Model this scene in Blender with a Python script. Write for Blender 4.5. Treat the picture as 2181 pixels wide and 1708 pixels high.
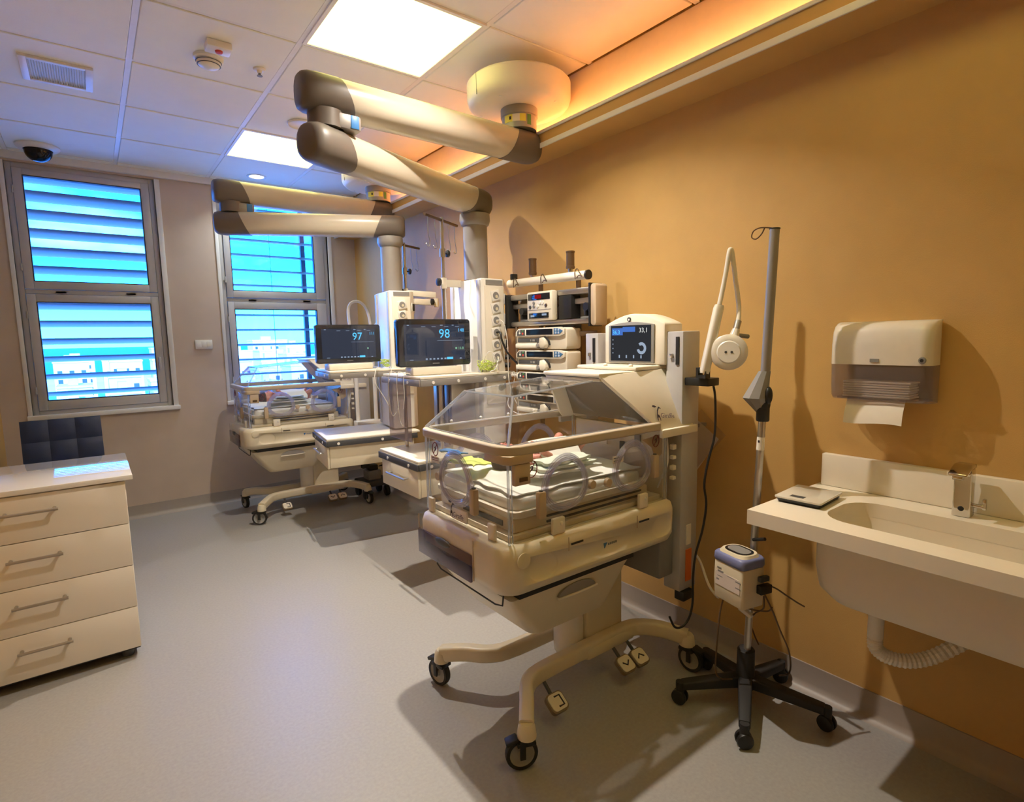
import bpy, bmesh, math, random
from mathutils import Vector, Matrix
random.seed(7)
for o in list(bpy.data.objects):
    bpy.data.objects.remove(o, do_unlink=True)
SC = bpy.context.scene
COL = SC.collection
PI = math.pi

# ------------------------------------------------------------------ camera
FPX, YAW, PITCH, ROLL, EYE = 1177.34, 0.6470, -0.1141, -0.0201, 1.3442
cam_d = bpy.data.cameras.new('camera')
cam_d.sensor_fit = 'HORIZONTAL'
cam_d.sensor_width = 36.0
cam_d.lens = 36.0 * FPX / 2181.0
cam_d.clip_start = 0.02
cam_d.clip_end = 9000
cam = bpy.data.objects.new('camera', cam_d)
COL.objects.link(cam)
_f = Vector((math.sin(YAW)*math.cos(PITCH), math.cos(YAW)*math.cos(PITCH), math.sin(PITCH)))
_r = Vector((math.cos(YAW), -math.sin(YAW), 0))
_u = _r.cross(_f)
_r2 = _r*math.cos(ROLL) + _u*math.sin(ROLL)
_u2 = -_r*math.sin(ROLL) + _u*math.cos(ROLL)
cam.matrix_world = Matrix(((_r2.x, _u2.x, -_f.x, 0), (_r2.y, _u2.y, -_f.y, 0), (_r2.z, _u2.z, -_f.z, EYE), (0, 0, 0, 1)))
SC.camera = cam

# ------------------------------------------------------------------ colour management, sky, sun
SC.view_settings.view_transform = 'Standard'
SC.view_settings.look = 'None'
SC.view_settings.gamma = 1.0
SC.view_settings.use_curve_mapping = False
SC.view_settings.exposure = 0.45
SC.cycles.transparent_max_bounces = 48
SC.cycles.max_bounces = 10
SC.cycles.diffuse_bounces = 6
PANEL_E = 3.5       # ceiling panel luminance
SPOT_W = 17.0        # downlight power
COVE_W = 2.5        # cove light power per metre
SKY_S = 15.0
W = bpy.data.worlds.new('sky')
SC.world = W
W.use_nodes = True
nt = W.node_tree
nt.nodes.clear()
wo = nt.nodes.new('ShaderNodeOutputWorld')
bg = nt.nodes.new('ShaderNodeBackground')
bg.inputs['Strength'].default_value = SKY_S
tc = nt.nodes.new('ShaderNodeTexCoord')
sx = nt.nodes.new('ShaderNodeSeparateXYZ')
nt.links.new(tc.outputs['Generated'], sx.inputs[0])
rm = nt.nodes.new('ShaderNodeValToRGB')
rm.color_ramp.elements[0].position = 0.0
rm.color_ramp.elements[0].color = (0.03, 0.34, 1.0, 1)
rm.color_ramp.elements[1].position = 0.45
rm.color_ramp.elements[1].color = (0.004, 0.165, 0.90, 1)
e = rm.color_ramp.elements.new(0.12)
e.color = (0.005, 0.21, 0.92, 1)
nt.links.new(sx.outputs['Z'], rm.inputs[0])
nz = nt.nodes.new('ShaderNodeTexNoise')
nz.inputs['Scale'].default_value = 3.2
nz.inputs['Detail'].default_value = 6
mp = nt.nodes.new('ShaderNodeMapping')
mp.inputs['Scale'].default_value = (1, 1, 3.0)
nt.links.new(tc.outputs['Generated'], mp.inputs[0])
nt.links.new(mp.outputs[0], nz.inputs['Vector'])
cr = nt.nodes.new('ShaderNodeValToRGB')
cr.color_ramp.elements[0].position = 0.56
cr.color_ramp.elements[1].position = 0.78
nt.links.new(nz.outputs['Fac'], cr.inputs[0])
mx = nt.nodes.new('ShaderNodeMix')
mx.data_type = 'RGBA'
mx.inputs['B'].default_value = (0.06, 0.28, 1.0, 1)
nt.links.new(cr.outputs['Color'], mx.inputs['Factor'])
nt.links.new(rm.outputs['Color'], mx.inputs['A'])
nt.links.new(mx.outputs['Result'], bg.inputs['Color'])
nt.links.new(bg.outputs[0], wo.inputs[0])

sun_d = bpy.data.lights.new('sun', 'SUN')
sun_d.energy = 4.5
sun_d.color = (1.0, 0.95, 0.86)
sun_d.angle = 0.01
sun = bpy.data.objects.new('sun', sun_d)
COL.objects.link(sun)
sun.rotation_euler = Vector((0.35, 0.75, -0.62)).to_track_quat('-Z', 'Y').to_euler()

# ------------------------------------------------------------------ materials
MATS = {}
def mat(name, col, rough=0.5, metal=0.0, var=0.05, scale=30.0, bump=0.0, bscale=200.0, spec=0.5, coat=0.0, emit=None, es=0.0):
    m = bpy.data.materials.new(name)
    m.use_nodes = True
    t = m.node_tree
    b = t.nodes['Principled BSDF']
    b.inputs['Roughness'].default_value = rough
    b.inputs['Metallic'].default_value = metal
    b.inputs['Specular IOR Level'].default_value = spec
    if coat:
        b.inputs['Coat Weight'].default_value = coat
        b.inputs['Coat Roughness'].default_value = 0.06
    n = t.nodes.new('ShaderNodeTexNoise')
    n.inputs['Scale'].default_value = scale
    n.inputs['Detail'].default_value = 4
    co = t.nodes.new('ShaderNodeTexCoord')
    t.links.new(co.outputs['Object'], n.inputs['Vector'])
    r = t.nodes.new('ShaderNodeMix')
    r.data_type = 'RGBA'
    r.inputs['A'].default_value = (*[max(0, c*(1-var)) for c in col], 1)
    r.inputs['B'].default_value = (*[min(1, c*(1+var)) for c in col], 1)
    t.links.new(n.outputs['Fac'], r.inputs['Factor'])
    t.links.new(r.outputs['Result'], b.inputs['Base Color'])
    if bump:
        n2 = t.nodes.new('ShaderNodeTexNoise')
        n2.inputs['Scale'].default_value = bscale
        n2.inputs['Detail'].default_value = 3
        t.links.new(co.outputs['Object'], n2.inputs['Vector'])
        bp = t.nodes.new('ShaderNodeBump')
        bp.inputs['Strength'].default_value = bump
        bp.inputs['Distance'].default_value = 0.002
        t.links.new(n2.outputs['Fac'], bp.inputs['Height'])
        t.links.new(bp.outputs[0], b.inputs['Normal'])
    if emit:
        b.inputs['Emission Color'].default_value = (*emit, 1)
        b.inputs['Emission Strength'].default_value = es
    MATS[name] = m
    return m

def clear_mat(name, tint, gloss=0.03, refl=1.0, diff=0.0, dcol=(0.8, 0.8, 0.9)):
    """thin clear plastic: see-through with a Fresnel reflection and, if wanted, a little haze"""
    m = bpy.data.materials.new(name)
    m.use_nodes = True
    t = m.node_tree
    t.nodes.clear()
    out = t.nodes.new('ShaderNodeOutputMaterial')
    tr = t.nodes.new('ShaderNodeBsdfTransparent')
    tr.inputs[0].default_value = (*tint, 1)
    gl = t.nodes.new('ShaderNodeBsdfGlossy')
    gl.inputs['Roughness'].default_value = gloss
    lw = t.nodes.new('ShaderNodeLayerWeight')
    lw.inputs['Blend'].default_value = 0.5
    pw = t.nodes.new('ShaderNodeMath')
    pw.operation = 'POWER'
    pw.inputs[1].default_value = 4.0
    t.links.new(lw.outputs['Facing'], pw.inputs[0])
    mu = t.nodes.new('ShaderNodeMath')
    mu.operation = 'MULTIPLY_ADD'
    mu.inputs[1].default_value = 0.7*refl
    mu.inputs[2].default_value = 0.04*refl
    t.links.new(pw.outputs[0], mu.inputs[0])
    base = tr.outputs[0]
    if diff:
        df = t.nodes.new('ShaderNodeBsdfDiffuse')
        df.inputs[0].default_value = (*dcol, 1)
        tl = t.nodes.new('ShaderNodeBsdfTranslucent')
        tl.inputs[0].default_value = (*dcol, 1)
        m1 = t.nodes.new('ShaderNodeMixShader')
        m1.inputs[0].default_value = 0.4
        t.links.new(df.outputs[0], m1.inputs[1])
        t.links.new(tl.outputs[0], m1.inputs[2])
        m2 = t.nodes.new('ShaderNodeMixShader')
        nzz = t.nodes.new('ShaderNodeTexNoise')
        nzz.inputs['Scale'].default_value = 40
        mr = t.nodes.new('ShaderNodeMapRange')
        mr.inputs['To Min'].default_value = diff*0.85
        mr.inputs['To Max'].default_value = min(1, diff*1.15)
        t.links.new(nzz.outputs['Fac'], mr.inputs['Value'])
        t.links.new(mr.outputs[0], m2.inputs[0])
        t.links.new(tr.outputs[0], m2.inputs[1])
        t.links.new(m1.outputs[0], m2.inputs[2])
        base = m2.outputs[0]
    ms = t.nodes.new('ShaderNodeMixShader')
    t.links.new(mu.outputs[0], ms.inputs[0])
    t.links.new(base, ms.inputs[1])
    t.links.new(gl.outputs[0], ms.inputs[2])
    t.links.new(ms.outputs[0], out.inputs[0])
    MATS[name] = m
    return m

def glow_mat(name, col, s):
    m = bpy.data.materials.new(name)
    m.use_nodes = True
    t = m.node_tree
    t.nodes.clear()
    out = t.nodes.new('ShaderNodeOutputMaterial')
    em = t.nodes.new('ShaderNodeEmission')
    em.inputs[0].default_value = (*col, 1)
    em.inputs[1].default_value = s
    t.links.new(em.outputs[0], out.inputs[0])
    MATS[name] = m
    return m

mat('wall_far_daylit', (0.56, 0.455, 0.37), 0.62, var=0.12, scale=5.0, bump=0.35, bscale=420)  # room's wall vinyl with cool window light mixed into its colour
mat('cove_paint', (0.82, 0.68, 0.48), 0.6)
mat('wall_vinyl', (0.58, 0.355, 0.115), 0.62, var=0.12, scale=5.0, bump=0.35, bscale=420)
mat('ceiling_tile', (0.90, 0.91, 0.87), 0.85, var=0.03, scale=8, bump=0.35, bscale=500)
mat('ceiling_bar', (0.86, 0.85, 0.84), 0.5)
mat('white_trim', (0.74, 0.73, 0.72), 0.45)
mat('floor_vinyl', (0.335, 0.322, 0.305), 0.36, var=0.16, scale=90, bump=0.08, bscale=300)
mat('skirting_vinyl', (0.36, 0.31, 0.27), 0.45, var=0.06)
mat('window_alu', (0.50, 0.49, 0.50), 0.35, metal=0.15)
mat('gasket', (0.02, 0.02, 0.025), 0.6)
mat('slat_alu', (0.20, 0.12, 0.095), 0.4)
mat('slat_dark', (0.05, 0.07, 0.10), 0.5)
mat('cream', (0.71, 0.63, 0.465), 0.38, var=0.03)
mat('cream_light', (0.78, 0.72, 0.60), 0.36, var=0.03)
mat('tan', (0.52, 0.40, 0.27), 0.45, var=0.04)
mat('rail_tan', (0.50, 0.42, 0.32), 0.35, var=0.03)
mat('arm_cream', (0.58, 0.52, 0.41), 0.26, var=0.02, coat=0.3)
mat('cap_grey', (0.15, 0.125, 0.105), 0.42, var=0.03)
mat('tube_grey', (0.33, 0.31, 0.29), 0.38, metal=0.3)
mat('blue', (0.05, 0.22, 0.55), 0.4)
mat('yellow', (0.80, 0.72, 0.10), 0.5)
mat('green', (0.06, 0.22, 0.07), 0.5)
mat('lime', (0.50, 0.62, 0.10), 0.5)
mat('white_plastic', (0.80, 0.77, 0.71), 0.35)
mat('white_gloss', (0.74, 0.69, 0.60), 0.22, coat=0.2)
mat('sink_stone', (0.80, 0.73, 0.61), 0.35, var=0.02)
mat('white_lacquer', (0.74, 0.68, 0.58), 0.22, var=0.015)
mat('lacquer_top', (0.74, 0.70, 0.64), 0.05, var=0.01, coat=0.6)
mat('handle_steel', (0.42, 0.37, 0.31), 0.35, metal=0.7)
mat('black', (0.015, 0.014, 0.014), 0.45)
mat('black_soft', (0.022, 0.02, 0.02), 0.65)
mat('dark_grey', (0.06, 0.06, 0.065), 0.5)
mat('mid_grey', (0.25, 0.24, 0.23), 0.5)
mat('steel', (0.55, 0.52, 0.48), 0.28, metal=0.9)
mat('chrome', (0.65, 0.62, 0.58), 0.1, metal=1.0)
mat('bronze', (0.16, 0.10, 0.055), 0.35, metal=0.6)
mat('navy_leather', (0.014, 0.026, 0.075), 0.5, bump=0.2, bscale=150)
mat('skin', (0.62, 0.26, 0.19), 0.5, var=0.12, scale=25)
mat('hair', (0.05, 0.025, 0.015), 0.7)
mat('cloth_white', (0.80, 0.80, 0.74), 0.85, bump=0.3, bscale=260)
mat('cloth_green', (0.66, 0.72, 0.62), 0.85, bump=0.3, bscale=260)
mat('cloth_lime', (0.62, 0.72, 0.16), 0.8)
mat('paper', (0.80, 0.74, 0.66), 0.8)
mat('red', (0.55, 0.05, 0.03), 0.5)
mat('orange', (0.72, 0.16, 0.03), 0.5)
mat('ink', (0.03, 0.02, 0.035), 0.6)
mat('ink_purple', (0.10, 0.06, 0.13), 0.6)
mat('ink_blue', (0.05, 0.16, 0.35), 0.5)
mat('screen_black', (0.012, 0.014, 0.02), 0.09, spec=0.6)
mat('bezel_black', (0.018, 0.019, 0.024), 0.16, spec=0.5)
mat('device_blue', (0.20, 0.22, 0.42), 0.4)
mat('city_white', (0.80, 0.77, 0.72), 0.8)
mat('city_grey', (0.55, 0.56, 0.58), 0.8)
mat('city_red', (0.62, 0.36, 0.28), 0.8)
mat('city_glass', (0.06, 0.09, 0.12), 0.3)
mat('city_ground', (0.62, 0.60, 0.56), 0.9, scale=0.02, var=0.3)
mat('sea', (0.002, 0.035, 0.04), 0.5, scale=0.004)
clear_mat('pane_glass', (0.96, 0.98, 1.0), 0.01, 0.8)
clear_mat('acrylic', (0.955, 0.955, 0.955), 0.02, 1.0)
clear_mat('acrylic_edge', (0.85, 0.88, 0.92), 0.05, 2.0, 0.32, (0.82, 0.85, 0.90))
clear_mat('porthole_clear', (0.88, 0.87, 0.93), 0.06, 2.0, 0.20, (0.80, 0.77, 0.82))
clear_mat('smoke_purple', (0.46, 0.40, 0.48), 0.06, 1.2, 0.25, (0.22, 0.17, 0.25))
clear_mat('smoke_white', (0.74, 0.70, 0.72), 0.10, 1.0, 0.22, (0.62, 0.57, 0.60))
clear_mat('dome_smoke', (0.05, 0.05, 0.07), 0.03, 1.0, 0.5, (0.01, 0.012, 0.03))
glow_mat('panel_light', (1.0, 0.90, 0.30), PANEL_E)
glow_mat('spot_light', (1.0, 0.98, 0.95), 9.0)
glow_mat('screen_blue', (0.10, 0.55, 1.0), 1.0)
glow_mat('screen_pale', (0.45, 0.55, 0.70), 0.55)
glow_mat('screen_green', (0.35, 0.75, 0.45), 0.6)
glow_mat('screen_base', (0.030, 0.034, 0.050), 1.0)
glow_mat('screen_panel', (0.05, 0.13, 0.42), 1.0)
glow_mat('led_red', (0.5, 0.02, 0.02), 0.4)

mat('red_brown', (0.20, 0.035, 0.02), 0.5)
mat('dark_panel', (0.16, 0.135, 0.105), 0.4)
glow_mat('screen_dark', (0.022, 0.023, 0.026), 1.0)
glow_mat('screen_white', (0.75, 0.75, 0.72), 0.9)
mat('hub_grey', (0.34, 0.33, 0.31), 0.45)
mat('dark_tan', (0.22, 0.16, 0.10), 0.5)

mat('scale_glass', (0.62, 0.58, 0.50), 0.12, coat=0.4)
mat('pale_pink', (0.72, 0.62, 0.56), 0.6)
clear_mat('sleeve_clear', (0.95, 0.93, 0.93), 0.06, 1.0, 0.08, (0.7, 0.65, 0.62))

# ------------------------------------------------------------------ mesh helpers
class MB:
    def __init__(s, xf=None):
        s.v = []; s.f = []; s.xf = xf
    def add(s, vs, fs):
        b = len(s.v)
        s.v += [Vector(p) for p in vs]
        s.f += [tuple(i+b for i in f) for f in fs]
        return s
    def box(s, x0, x1, y0, y1, z0, z1):
        vs = [(x, y, z) for z in (z0, z1) for y in (y0, y1) for x in (x0, x1)]
        return s.add(vs, [(0, 2, 3, 1), (4, 5, 7, 6), (0, 1, 5, 4), (2, 6, 7, 3), (0, 4, 6, 2), (1, 3, 7, 5)])
    def obox(s, c, size, rot=None):
        a, b, d = [q/2 for q in size]
        vs = [Vector((x, y, z)) for z in (-d, d) for y in (-b, b) for x in (-a, a)]
        if rot is not None:
            vs = [rot @ q for q in vs]
        vs = [q + Vector(c) for q in vs]
        return s.add(vs, [(0, 2, 3, 1), (4, 5, 7, 6), (0, 1, 5, 4), (2, 6, 7, 3), (0, 4, 6, 2), (1, 3, 7, 5)])
    def cyl(s, p0, p1, r0, r1=None, n=20):
        p0 = Vector(p0); p1 = Vector(p1)
        if r1 is None: r1 = r0
        d = (p1-p0).normalized()
        a = d.orthogonal().normalized(); b = d.cross(a)
        vs = []
        for p, r in ((p0, r0), (p1, r1)):
            for i in range(n):
                t = 2*PI*i/n
                vs.append(p + (a*math.cos(t)+b*math.sin(t))*r)
        fs = [(i, (i+1) % n, n+(i+1) % n, n+i) for i in range(n)]
        fs += [tuple(range(n-1, -1, -1)), tuple(range(n, 2*n))]
        return s.add(vs, fs)
    def lathe(s, prof, c=(0, 0, 0), axis='z', n=28, caps=True):
        c = Vector(c); vs = []
        for r, h in prof:
            for i in range(n):
                t = 2*PI*i/n
                x, y = r*math.cos(t), r*math.sin(t)
                q = {'z': (x, y, h), 'x': (h, x, y), 'y': (x, h, y)}[axis]
                vs.append(c + Vector(q))
        fs = []
        for k in range(len(prof)-1):
            for i in range(n):
                fs.append((k*n+i, k*n+(i+1) % n, (k+1)*n+(i+1) % n, (k+1)*n+i))
        if caps and prof[0][0] > 1e-6: fs.append(tuple(range(n-1, -1, -1)))
        if caps and prof[-1][0] > 1e-6: fs.append(tuple(range((len(prof)-1)*n, len(prof)*n)))
        return s.add(vs, fs)
    def prism(s, poly, axis, a, b):
        """poly: 2-D outline; axis x -> (y,z), y -> (x,z), z -> (x,y)"""
        def q(p, h):
            return {'x': (h, p[0], p[1]), 'y': (p[0], h, p[1]), 'z': (p[0], p[1], h)}[axis]
        n = len(poly)
        vs = [q(p, a) for p in poly] + [q(p, b) for p in poly]
        fs = [(i, (i+1) % n, n+(i+1) % n, n+i) for i in range(n)]
        fs += [tuple(range(n-1, -1, -1)), tuple(range(n, 2*n))]
        return s.add(vs, fs)
    def loft(s, rings, cap=True, closed=True):
        n = len(rings[0]); vs = [p for r in rings for p in r]; fs = []
        for k in range(len(rings)-1):
            for i in range(n if closed else n-1):
                fs.append((k*n+i, k*n+(i+1) % n, (k+1)*n+(i+1) % n, (k+1)*n+i))
        if cap:
            fs += [tuple(range(n-1, -1, -1)), tuple(range((len(rings)-1)*n, len(rings)*n))]
        return s.add(vs, fs)
    def tube(s, pts, r, n=8, closed=False, sub=0):
        pts = [Vector(p) for p in pts]
        if sub: pts = spline(pts, sub, closed)
        m = len(pts); rings = []
        up = None
        for i, p in enumerate(pts):
            if closed: d = pts[(i+1) % m]-pts[i-1]
            else: d = pts[min(i+1, m-1)]-pts[max(i-1, 0)]
            d.normalize()
            if up is None: up = d.orthogonal().normalized()
            up = (up - d*up.dot(d))
            if up.length < 1e-5: up = d.orthogonal()
            up.normalize(); sd = d.cross(up)
            rr = r[i] if isinstance(r, (list, tuple)) else r
            rings.append([p+(up*math.cos(2*PI*k/n)+sd*math.sin(2*PI*k/n))*rr for k in range(n)])
        if closed: rings.append(rings[0]); return s.loft(rings, cap=False)
        return s.loft(rings)
    def sweep(s, pts, prof, sub=0):
        """profile (side, up) swept along pts, up stays near +z"""
        pts = [Vector(p) for p in pts]
        if sub: pts = spline(pts, sub, False)
        m = len(pts); rings = []
        for i, p in enumerate(pts):
            d = pts[min(i+1, m-1)]-pts[max(i-1, 0)]
            d.normalize()
            sd = d.cross(Vector((0, 0, 1)))
            if sd.length < 1e-4: sd = Vector((1, 0, 0))
            sd.normalize(); up = sd.cross(d)
            rings.append([p+sd*a+up*b for a, b in prof])
        return s.loft(rings)
    def ell(s, c, rad, n=16, m=10, rot=None):
        c = Vector(c); rings = []
        vs = []
        for j in range(1, m):
            ph = PI*j/m - PI/2
            for i in range(n):
                t = 2*PI*i/n
                q = Vector((rad[0]*math.cos(ph)*math.cos(t), rad[1]*math.cos(ph)*math.sin(t), rad[2]*math.sin(ph)))
                vs.append(c + (rot @ q if rot is not None else q))
        lo = Vector((0, 0, -rad[2])); hi = Vector((0, 0, rad[2]))
        if rot is not None: lo = rot @ lo; hi = rot @ hi
        vs += [c+lo, c+hi]; L = len(vs)
        fs = []
        for j in range(m-2):
            for i in range(n):
                fs.append((j*n+i, j*n+(i+1) % n, (j+1)*n+(i+1) % n, (j+1)*n+i))
        for i in range(n):
            fs.append((L-2, (i+1) % n, i))
            fs.append((L-1, (m-2)*n+i, (m-2)*n+(i+1) % n))
        return s.add(vs, fs)
    def quad(s, a, b, c, d, th):
        """a flat slab: quad a-b-c-d with thickness th along its normal"""
        a, b, c, d = [Vector(p) for p in (a, b, c, d)]
        n = (b-a).cross(d-a).normalized()*th
        return s.add([a, b, c, d, a+n, b+n, c+n, d+n], [(0, 3, 2, 1), (4, 5, 6, 7), (0, 1, 5, 4), (1, 2, 6, 5), (2, 3, 7, 6), (3, 0, 4, 7)])
    def text(s, txt, o, ux, uy, size, depth=0.0006, align='LEFT', shear=0.0):
        """lettering lying in the plane o + ux,uy, raised along ux x uy"""
        cu = bpy.data.curves.new('t', 'FONT')
        cu.body = txt; cu.size = 1.0; cu.align_x = align; cu.resolution_u = 2; cu.shear = shear
        ob = bpy.data.objects.new('t', cu)
        COL.objects.link(ob)
        dg = bpy.context.evaluated_depsgraph_get()
        me = bpy.data.meshes.new_from_object(ob.evaluated_get(dg))
        ux = Vector(ux).normalized(); uy = Vector(uy).normalized(); n = ux.cross(uy)
        o = Vector(o)
        s.add([o+ux*(v.co.x*size)+uy*(v.co.y*size)+n*depth for v in me.vertices], [tuple(p.vertices) for p in me.polygons])
        bpy.data.objects.remove(ob, do_unlink=True)
        bpy.data.curves.remove(cu); bpy.data.meshes.remove(me)
        return s
    def build(s, name, m, parent=None, bevel=0.0, seg=2, smooth=35, at=None):
        org = Vector((0, 0, 0))
        if parent is not None:
            p = parent
            while p is not None:
                org += p.location; p = p.parent
        elif at is not None:
            org = Vector(at)
        me = bpy.data.meshes.new(name)
        vs = [(s.xf @ v if s.xf is not None else v) - org for v in s.v]
        me.from_pydata(vs, [], s.f)
        bm = bmesh.new(); bm.from_mesh(me)
        bmesh.ops.recalc_face_normals(bm, faces=bm.faces)
        if bevel:
            es = [e for e in bm.edges if len(e.link_faces) == 2 and e.calc_face_angle(0) > 0.6]
            bmesh.ops.bevel(bm, geom=es, offset=bevel, segments=seg, affect='EDGES', profile=0.5, clamp_overlap=True)
        bm.to_mesh(me); bm.free()
        if smooth:
            me.polygons.foreach_set('use_smooth', [True]*len(me.polygons))
            me.set_sharp_from_angle(angle=math.radians(smooth))
        me.materials.append(MATS[m])
        ob = bpy.data.objects.new(name, me)
        COL.objects.link(ob)
        if parent is not None: ob.parent = parent
        elif at is not None: ob.location = at
        return ob

def spline(pts, k, closed=False):
    out = []; n = len(pts)
    rng = range(n) if closed else range(n-1)
    for i in rng:
        if closed: p0, p1, p2, p3 = pts[i-1], pts[i], pts[(i+1) % n], pts[(i+2) % n]
        else: p0, p1, p2, p3 = pts[max(i-1, 0)], pts[i], pts[i+1], pts[min(i+2, n-1)]
        for j in range(k):
            t = j/k
            out.append(0.5*((2*p1)+(p2-p0)*t+(2*p0-5*p1+4*p2-p3)*t*t+(3*p1-p0-3*p2+p3)*t**3))
    if not closed: out.append(pts[-1])
    return out

def rrect(x0, x1, y0, y1, r, n=5):
    out = []
    for cx, cy, a in ((x1-r, y1-r, 0), (x0+r, y1-r, 90), (x0+r, y0+r, 180), (x1-r, y0+r, 270)):
        for i in range(n+1):
            t = math.radians(a+90*i/n)
            out.append((cx+r*math.cos(t), cy+r*math.sin(t)))
    return out

def thing(name, label, cat, loc=(0, 0, 0), group=None):
    o = bpy.data.objects.new(name, None)
    COL.objects.link(o)
    o.location = loc
    o.empty_display_size = 0.05
    tag(o, label, cat, group)
    return o
def tag(o, label, cat, group=None, kind=None):
    if label: o['label'] = label
    if cat: o['category'] = cat
    if group: o['group'] = group
    if kind: o['kind'] = kind
    return o
def struct(o):
    o['kind'] = 'structure'
    return o
def copy_tree(o, parent=None):
    c = o.copy(); COL.objects.link(c); c.parent = parent
    for ch in [x for x in bpy.data.objects if x.parent is o]:
        copy_tree(ch, c)
    return c
def RZ(deg): return Matrix.Rotation(math.radians(deg), 3, 'Z')
def RX(deg): return Matrix.Rotation(math.radians(deg), 3, 'X')
def RY(deg): return Matrix.Rotation(math.radians(deg), 3, 'Y')
def share(o, name, parent, loc):
    """another piece with the same mesh"""
    c = bpy.data.objects.new(name, o.data)
    COL.objects.link(c); c.parent = parent; c.location = loc
    return c

# ------------------------------------------------------------------ room shell
XL, XR, YB, YF, ZC = -0.53, 2.057, -2.2, 5.133, 2.656
fl = MB().box(XL-0.1, XR+0.1, YB-0.1, YF+0.2, -0.1, 0).build('floor', 'floor_vinyl', smooth=0)
struct(tag(fl, 'beige grey vinyl floor with a soft sheen', 'floor'))
wr = MB().box(XR, XR+0.12, YB-0.1, YF+0.2, -0.1, 2.9).build('wall_right', 'wall_vinyl', smooth=0)
struct(tag(wr, 'ochre textured vinyl wall behind the washbasin', 'wall'))
wl = MB().box(XL-0.12, XL, YB-0.1, YF+0.2, -0.1, 2.9).build('wall_left', 'wall_vinyl', smooth=0)
struct(tag(wl, 'ochre vinyl wall at the left edge beside the window', 'wall'))
wb = MB().box(XL-0.12, XR+0.12, YB-0.12, YB, -0.1, 2.9).build('wall_back', 'wall_vinyl', smooth=0)
struct(tag(wb, 'ochre vinyl wall behind the viewer', 'wall'))
W1 = (-0.365, 0.49, 0.86, 2.60)
W2 = (0.905, 1.80, 0.86, 2.60)
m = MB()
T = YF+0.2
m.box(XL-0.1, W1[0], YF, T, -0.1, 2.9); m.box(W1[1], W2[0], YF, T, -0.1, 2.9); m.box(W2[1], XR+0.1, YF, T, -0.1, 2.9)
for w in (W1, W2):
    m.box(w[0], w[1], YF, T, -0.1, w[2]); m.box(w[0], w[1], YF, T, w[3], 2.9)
wf = m.build('wall_far', 'wall_far_daylit', smooth=0)
struct(tag(wf, 'vinyl window wall at the far end, window light tinted into its colour', 'wall'))

def skirting(name, pts, label):
    # vinyl coved up the wall: a quarter-round foot and a flat top
    o = MB()
    (x0, y0), (x1, y1), (nx, ny) = pts
    prof = [(0, 0.1), (0.006, 0.1), (0.006, 0.03), (0.011, 0.016), (0.022, 0.005), (0.036, 0.0), (0.0, 0.0)]
    ra = [Vector((x0+nx*a, y0+ny*a, z)) for a, z in prof]
    rb = [Vector((x1+nx*a, y1+ny*a, z)) for a, z in prof]
    o.loft([ra, rb])
    b = o.build(name, 'skirting_vinyl')
    struct(tag(b, label, 'skirting'))
skirting('baseboard_right', ((XR, YB), (XR, YF), (-1, 0)), 'grey coved vinyl skirting along the ochre wall')
skirting('baseboard_far', ((XL, YF), (XR, YF), (0, -1)), 'grey coved vinyl skirting under the windows')
skirting('baseboard_left', ((XL, YB), (XL, YF), (1, 0)), 'grey coved vinyl skirting along the left wall')

# ceiling: backing slab, grid bars, tiles
ce = MB().box(XL-0.12, XR+0.12, YB-0.12, YF+0.2, 2.72, 2.84).build('ceiling', 'ceiling_tile', smooth=0)
struct(tag(ce, 'suspended ceiling of pale square tiles in a metal grid', 'ceiling'))
GX = [-0.946, -0.346, 0.254, 0.854, 1.454, 2.054]
GY = [2.633+0.6*k for k in range(-9, 6)]
PANELS = [(0.854, -1.567), (0.854, 0.233), (0.854, 2.033), (0.854, 3.833)]
protos = {}
for i in range(5):
    x0, x1 = max(GX[i], XL), min(GX[i+1], XR)
    for j in range(len(GY)-1):
        y0, y1 = max(GY[j], YB), min(GY[j+1], YF)
        if y1-y0 < 0.02 or any(abs(GX[i]-px) < 0.01 and abs(GY[j]-py) < 0.01 for px, py in PANELS):
            continue
        sz = (round(x1-x0, 3), round(y1-y0, 3))
        if sz not in protos:
            a, b = sz[0]/2-0.0135, sz[1]/2-0.0135
            protos[sz] = MB().box(-a, a, -b, b, 0, 0.018).build('ceiling_tile', 'ceiling_tile', ce, bevel=0.003, seg=1, smooth=0)
            protos[sz].location = ((x0+x1)/2, (y0+y1)/2, ZC+0.001)
        else:
            share(protos[sz], 'ceiling_tile', ce, ((x0+x1)/2, (y0+y1)/2, ZC+0.001))
for x in GX[1:5]:
    MB().box(x-0.012, x+0.012, YB, YF, ZC+0.004, ZC+0.03).build('grid_bar', 'ceiling_bar', ce, smooth=0)
for y in GY:
    if YB < y < YF:
        MB().box(XL, XR, y-0.012, y+0.012, ZC+0.006, ZC+0.028).build('grid_bar', 'ceiling_bar', ce, smooth=0)
t1 = MB().box(XL, XR, YF-0.03, YF, ZC-0.045, ZC+0.07).build('trim_1', 'white_trim', bevel=0.003)
struct(tag(t1, 'white ceiling edge trim above the windows', 'trim'))
t2 = MB().box(XL, XL+0.03, YB, YF-0.03, ZC-0.02, ZC+0.07).build('trim_2', 'white_trim', bevel=0.003)
struct(tag(t2, 'white ceiling edge trim on the left wall', 'trim'))

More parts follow.
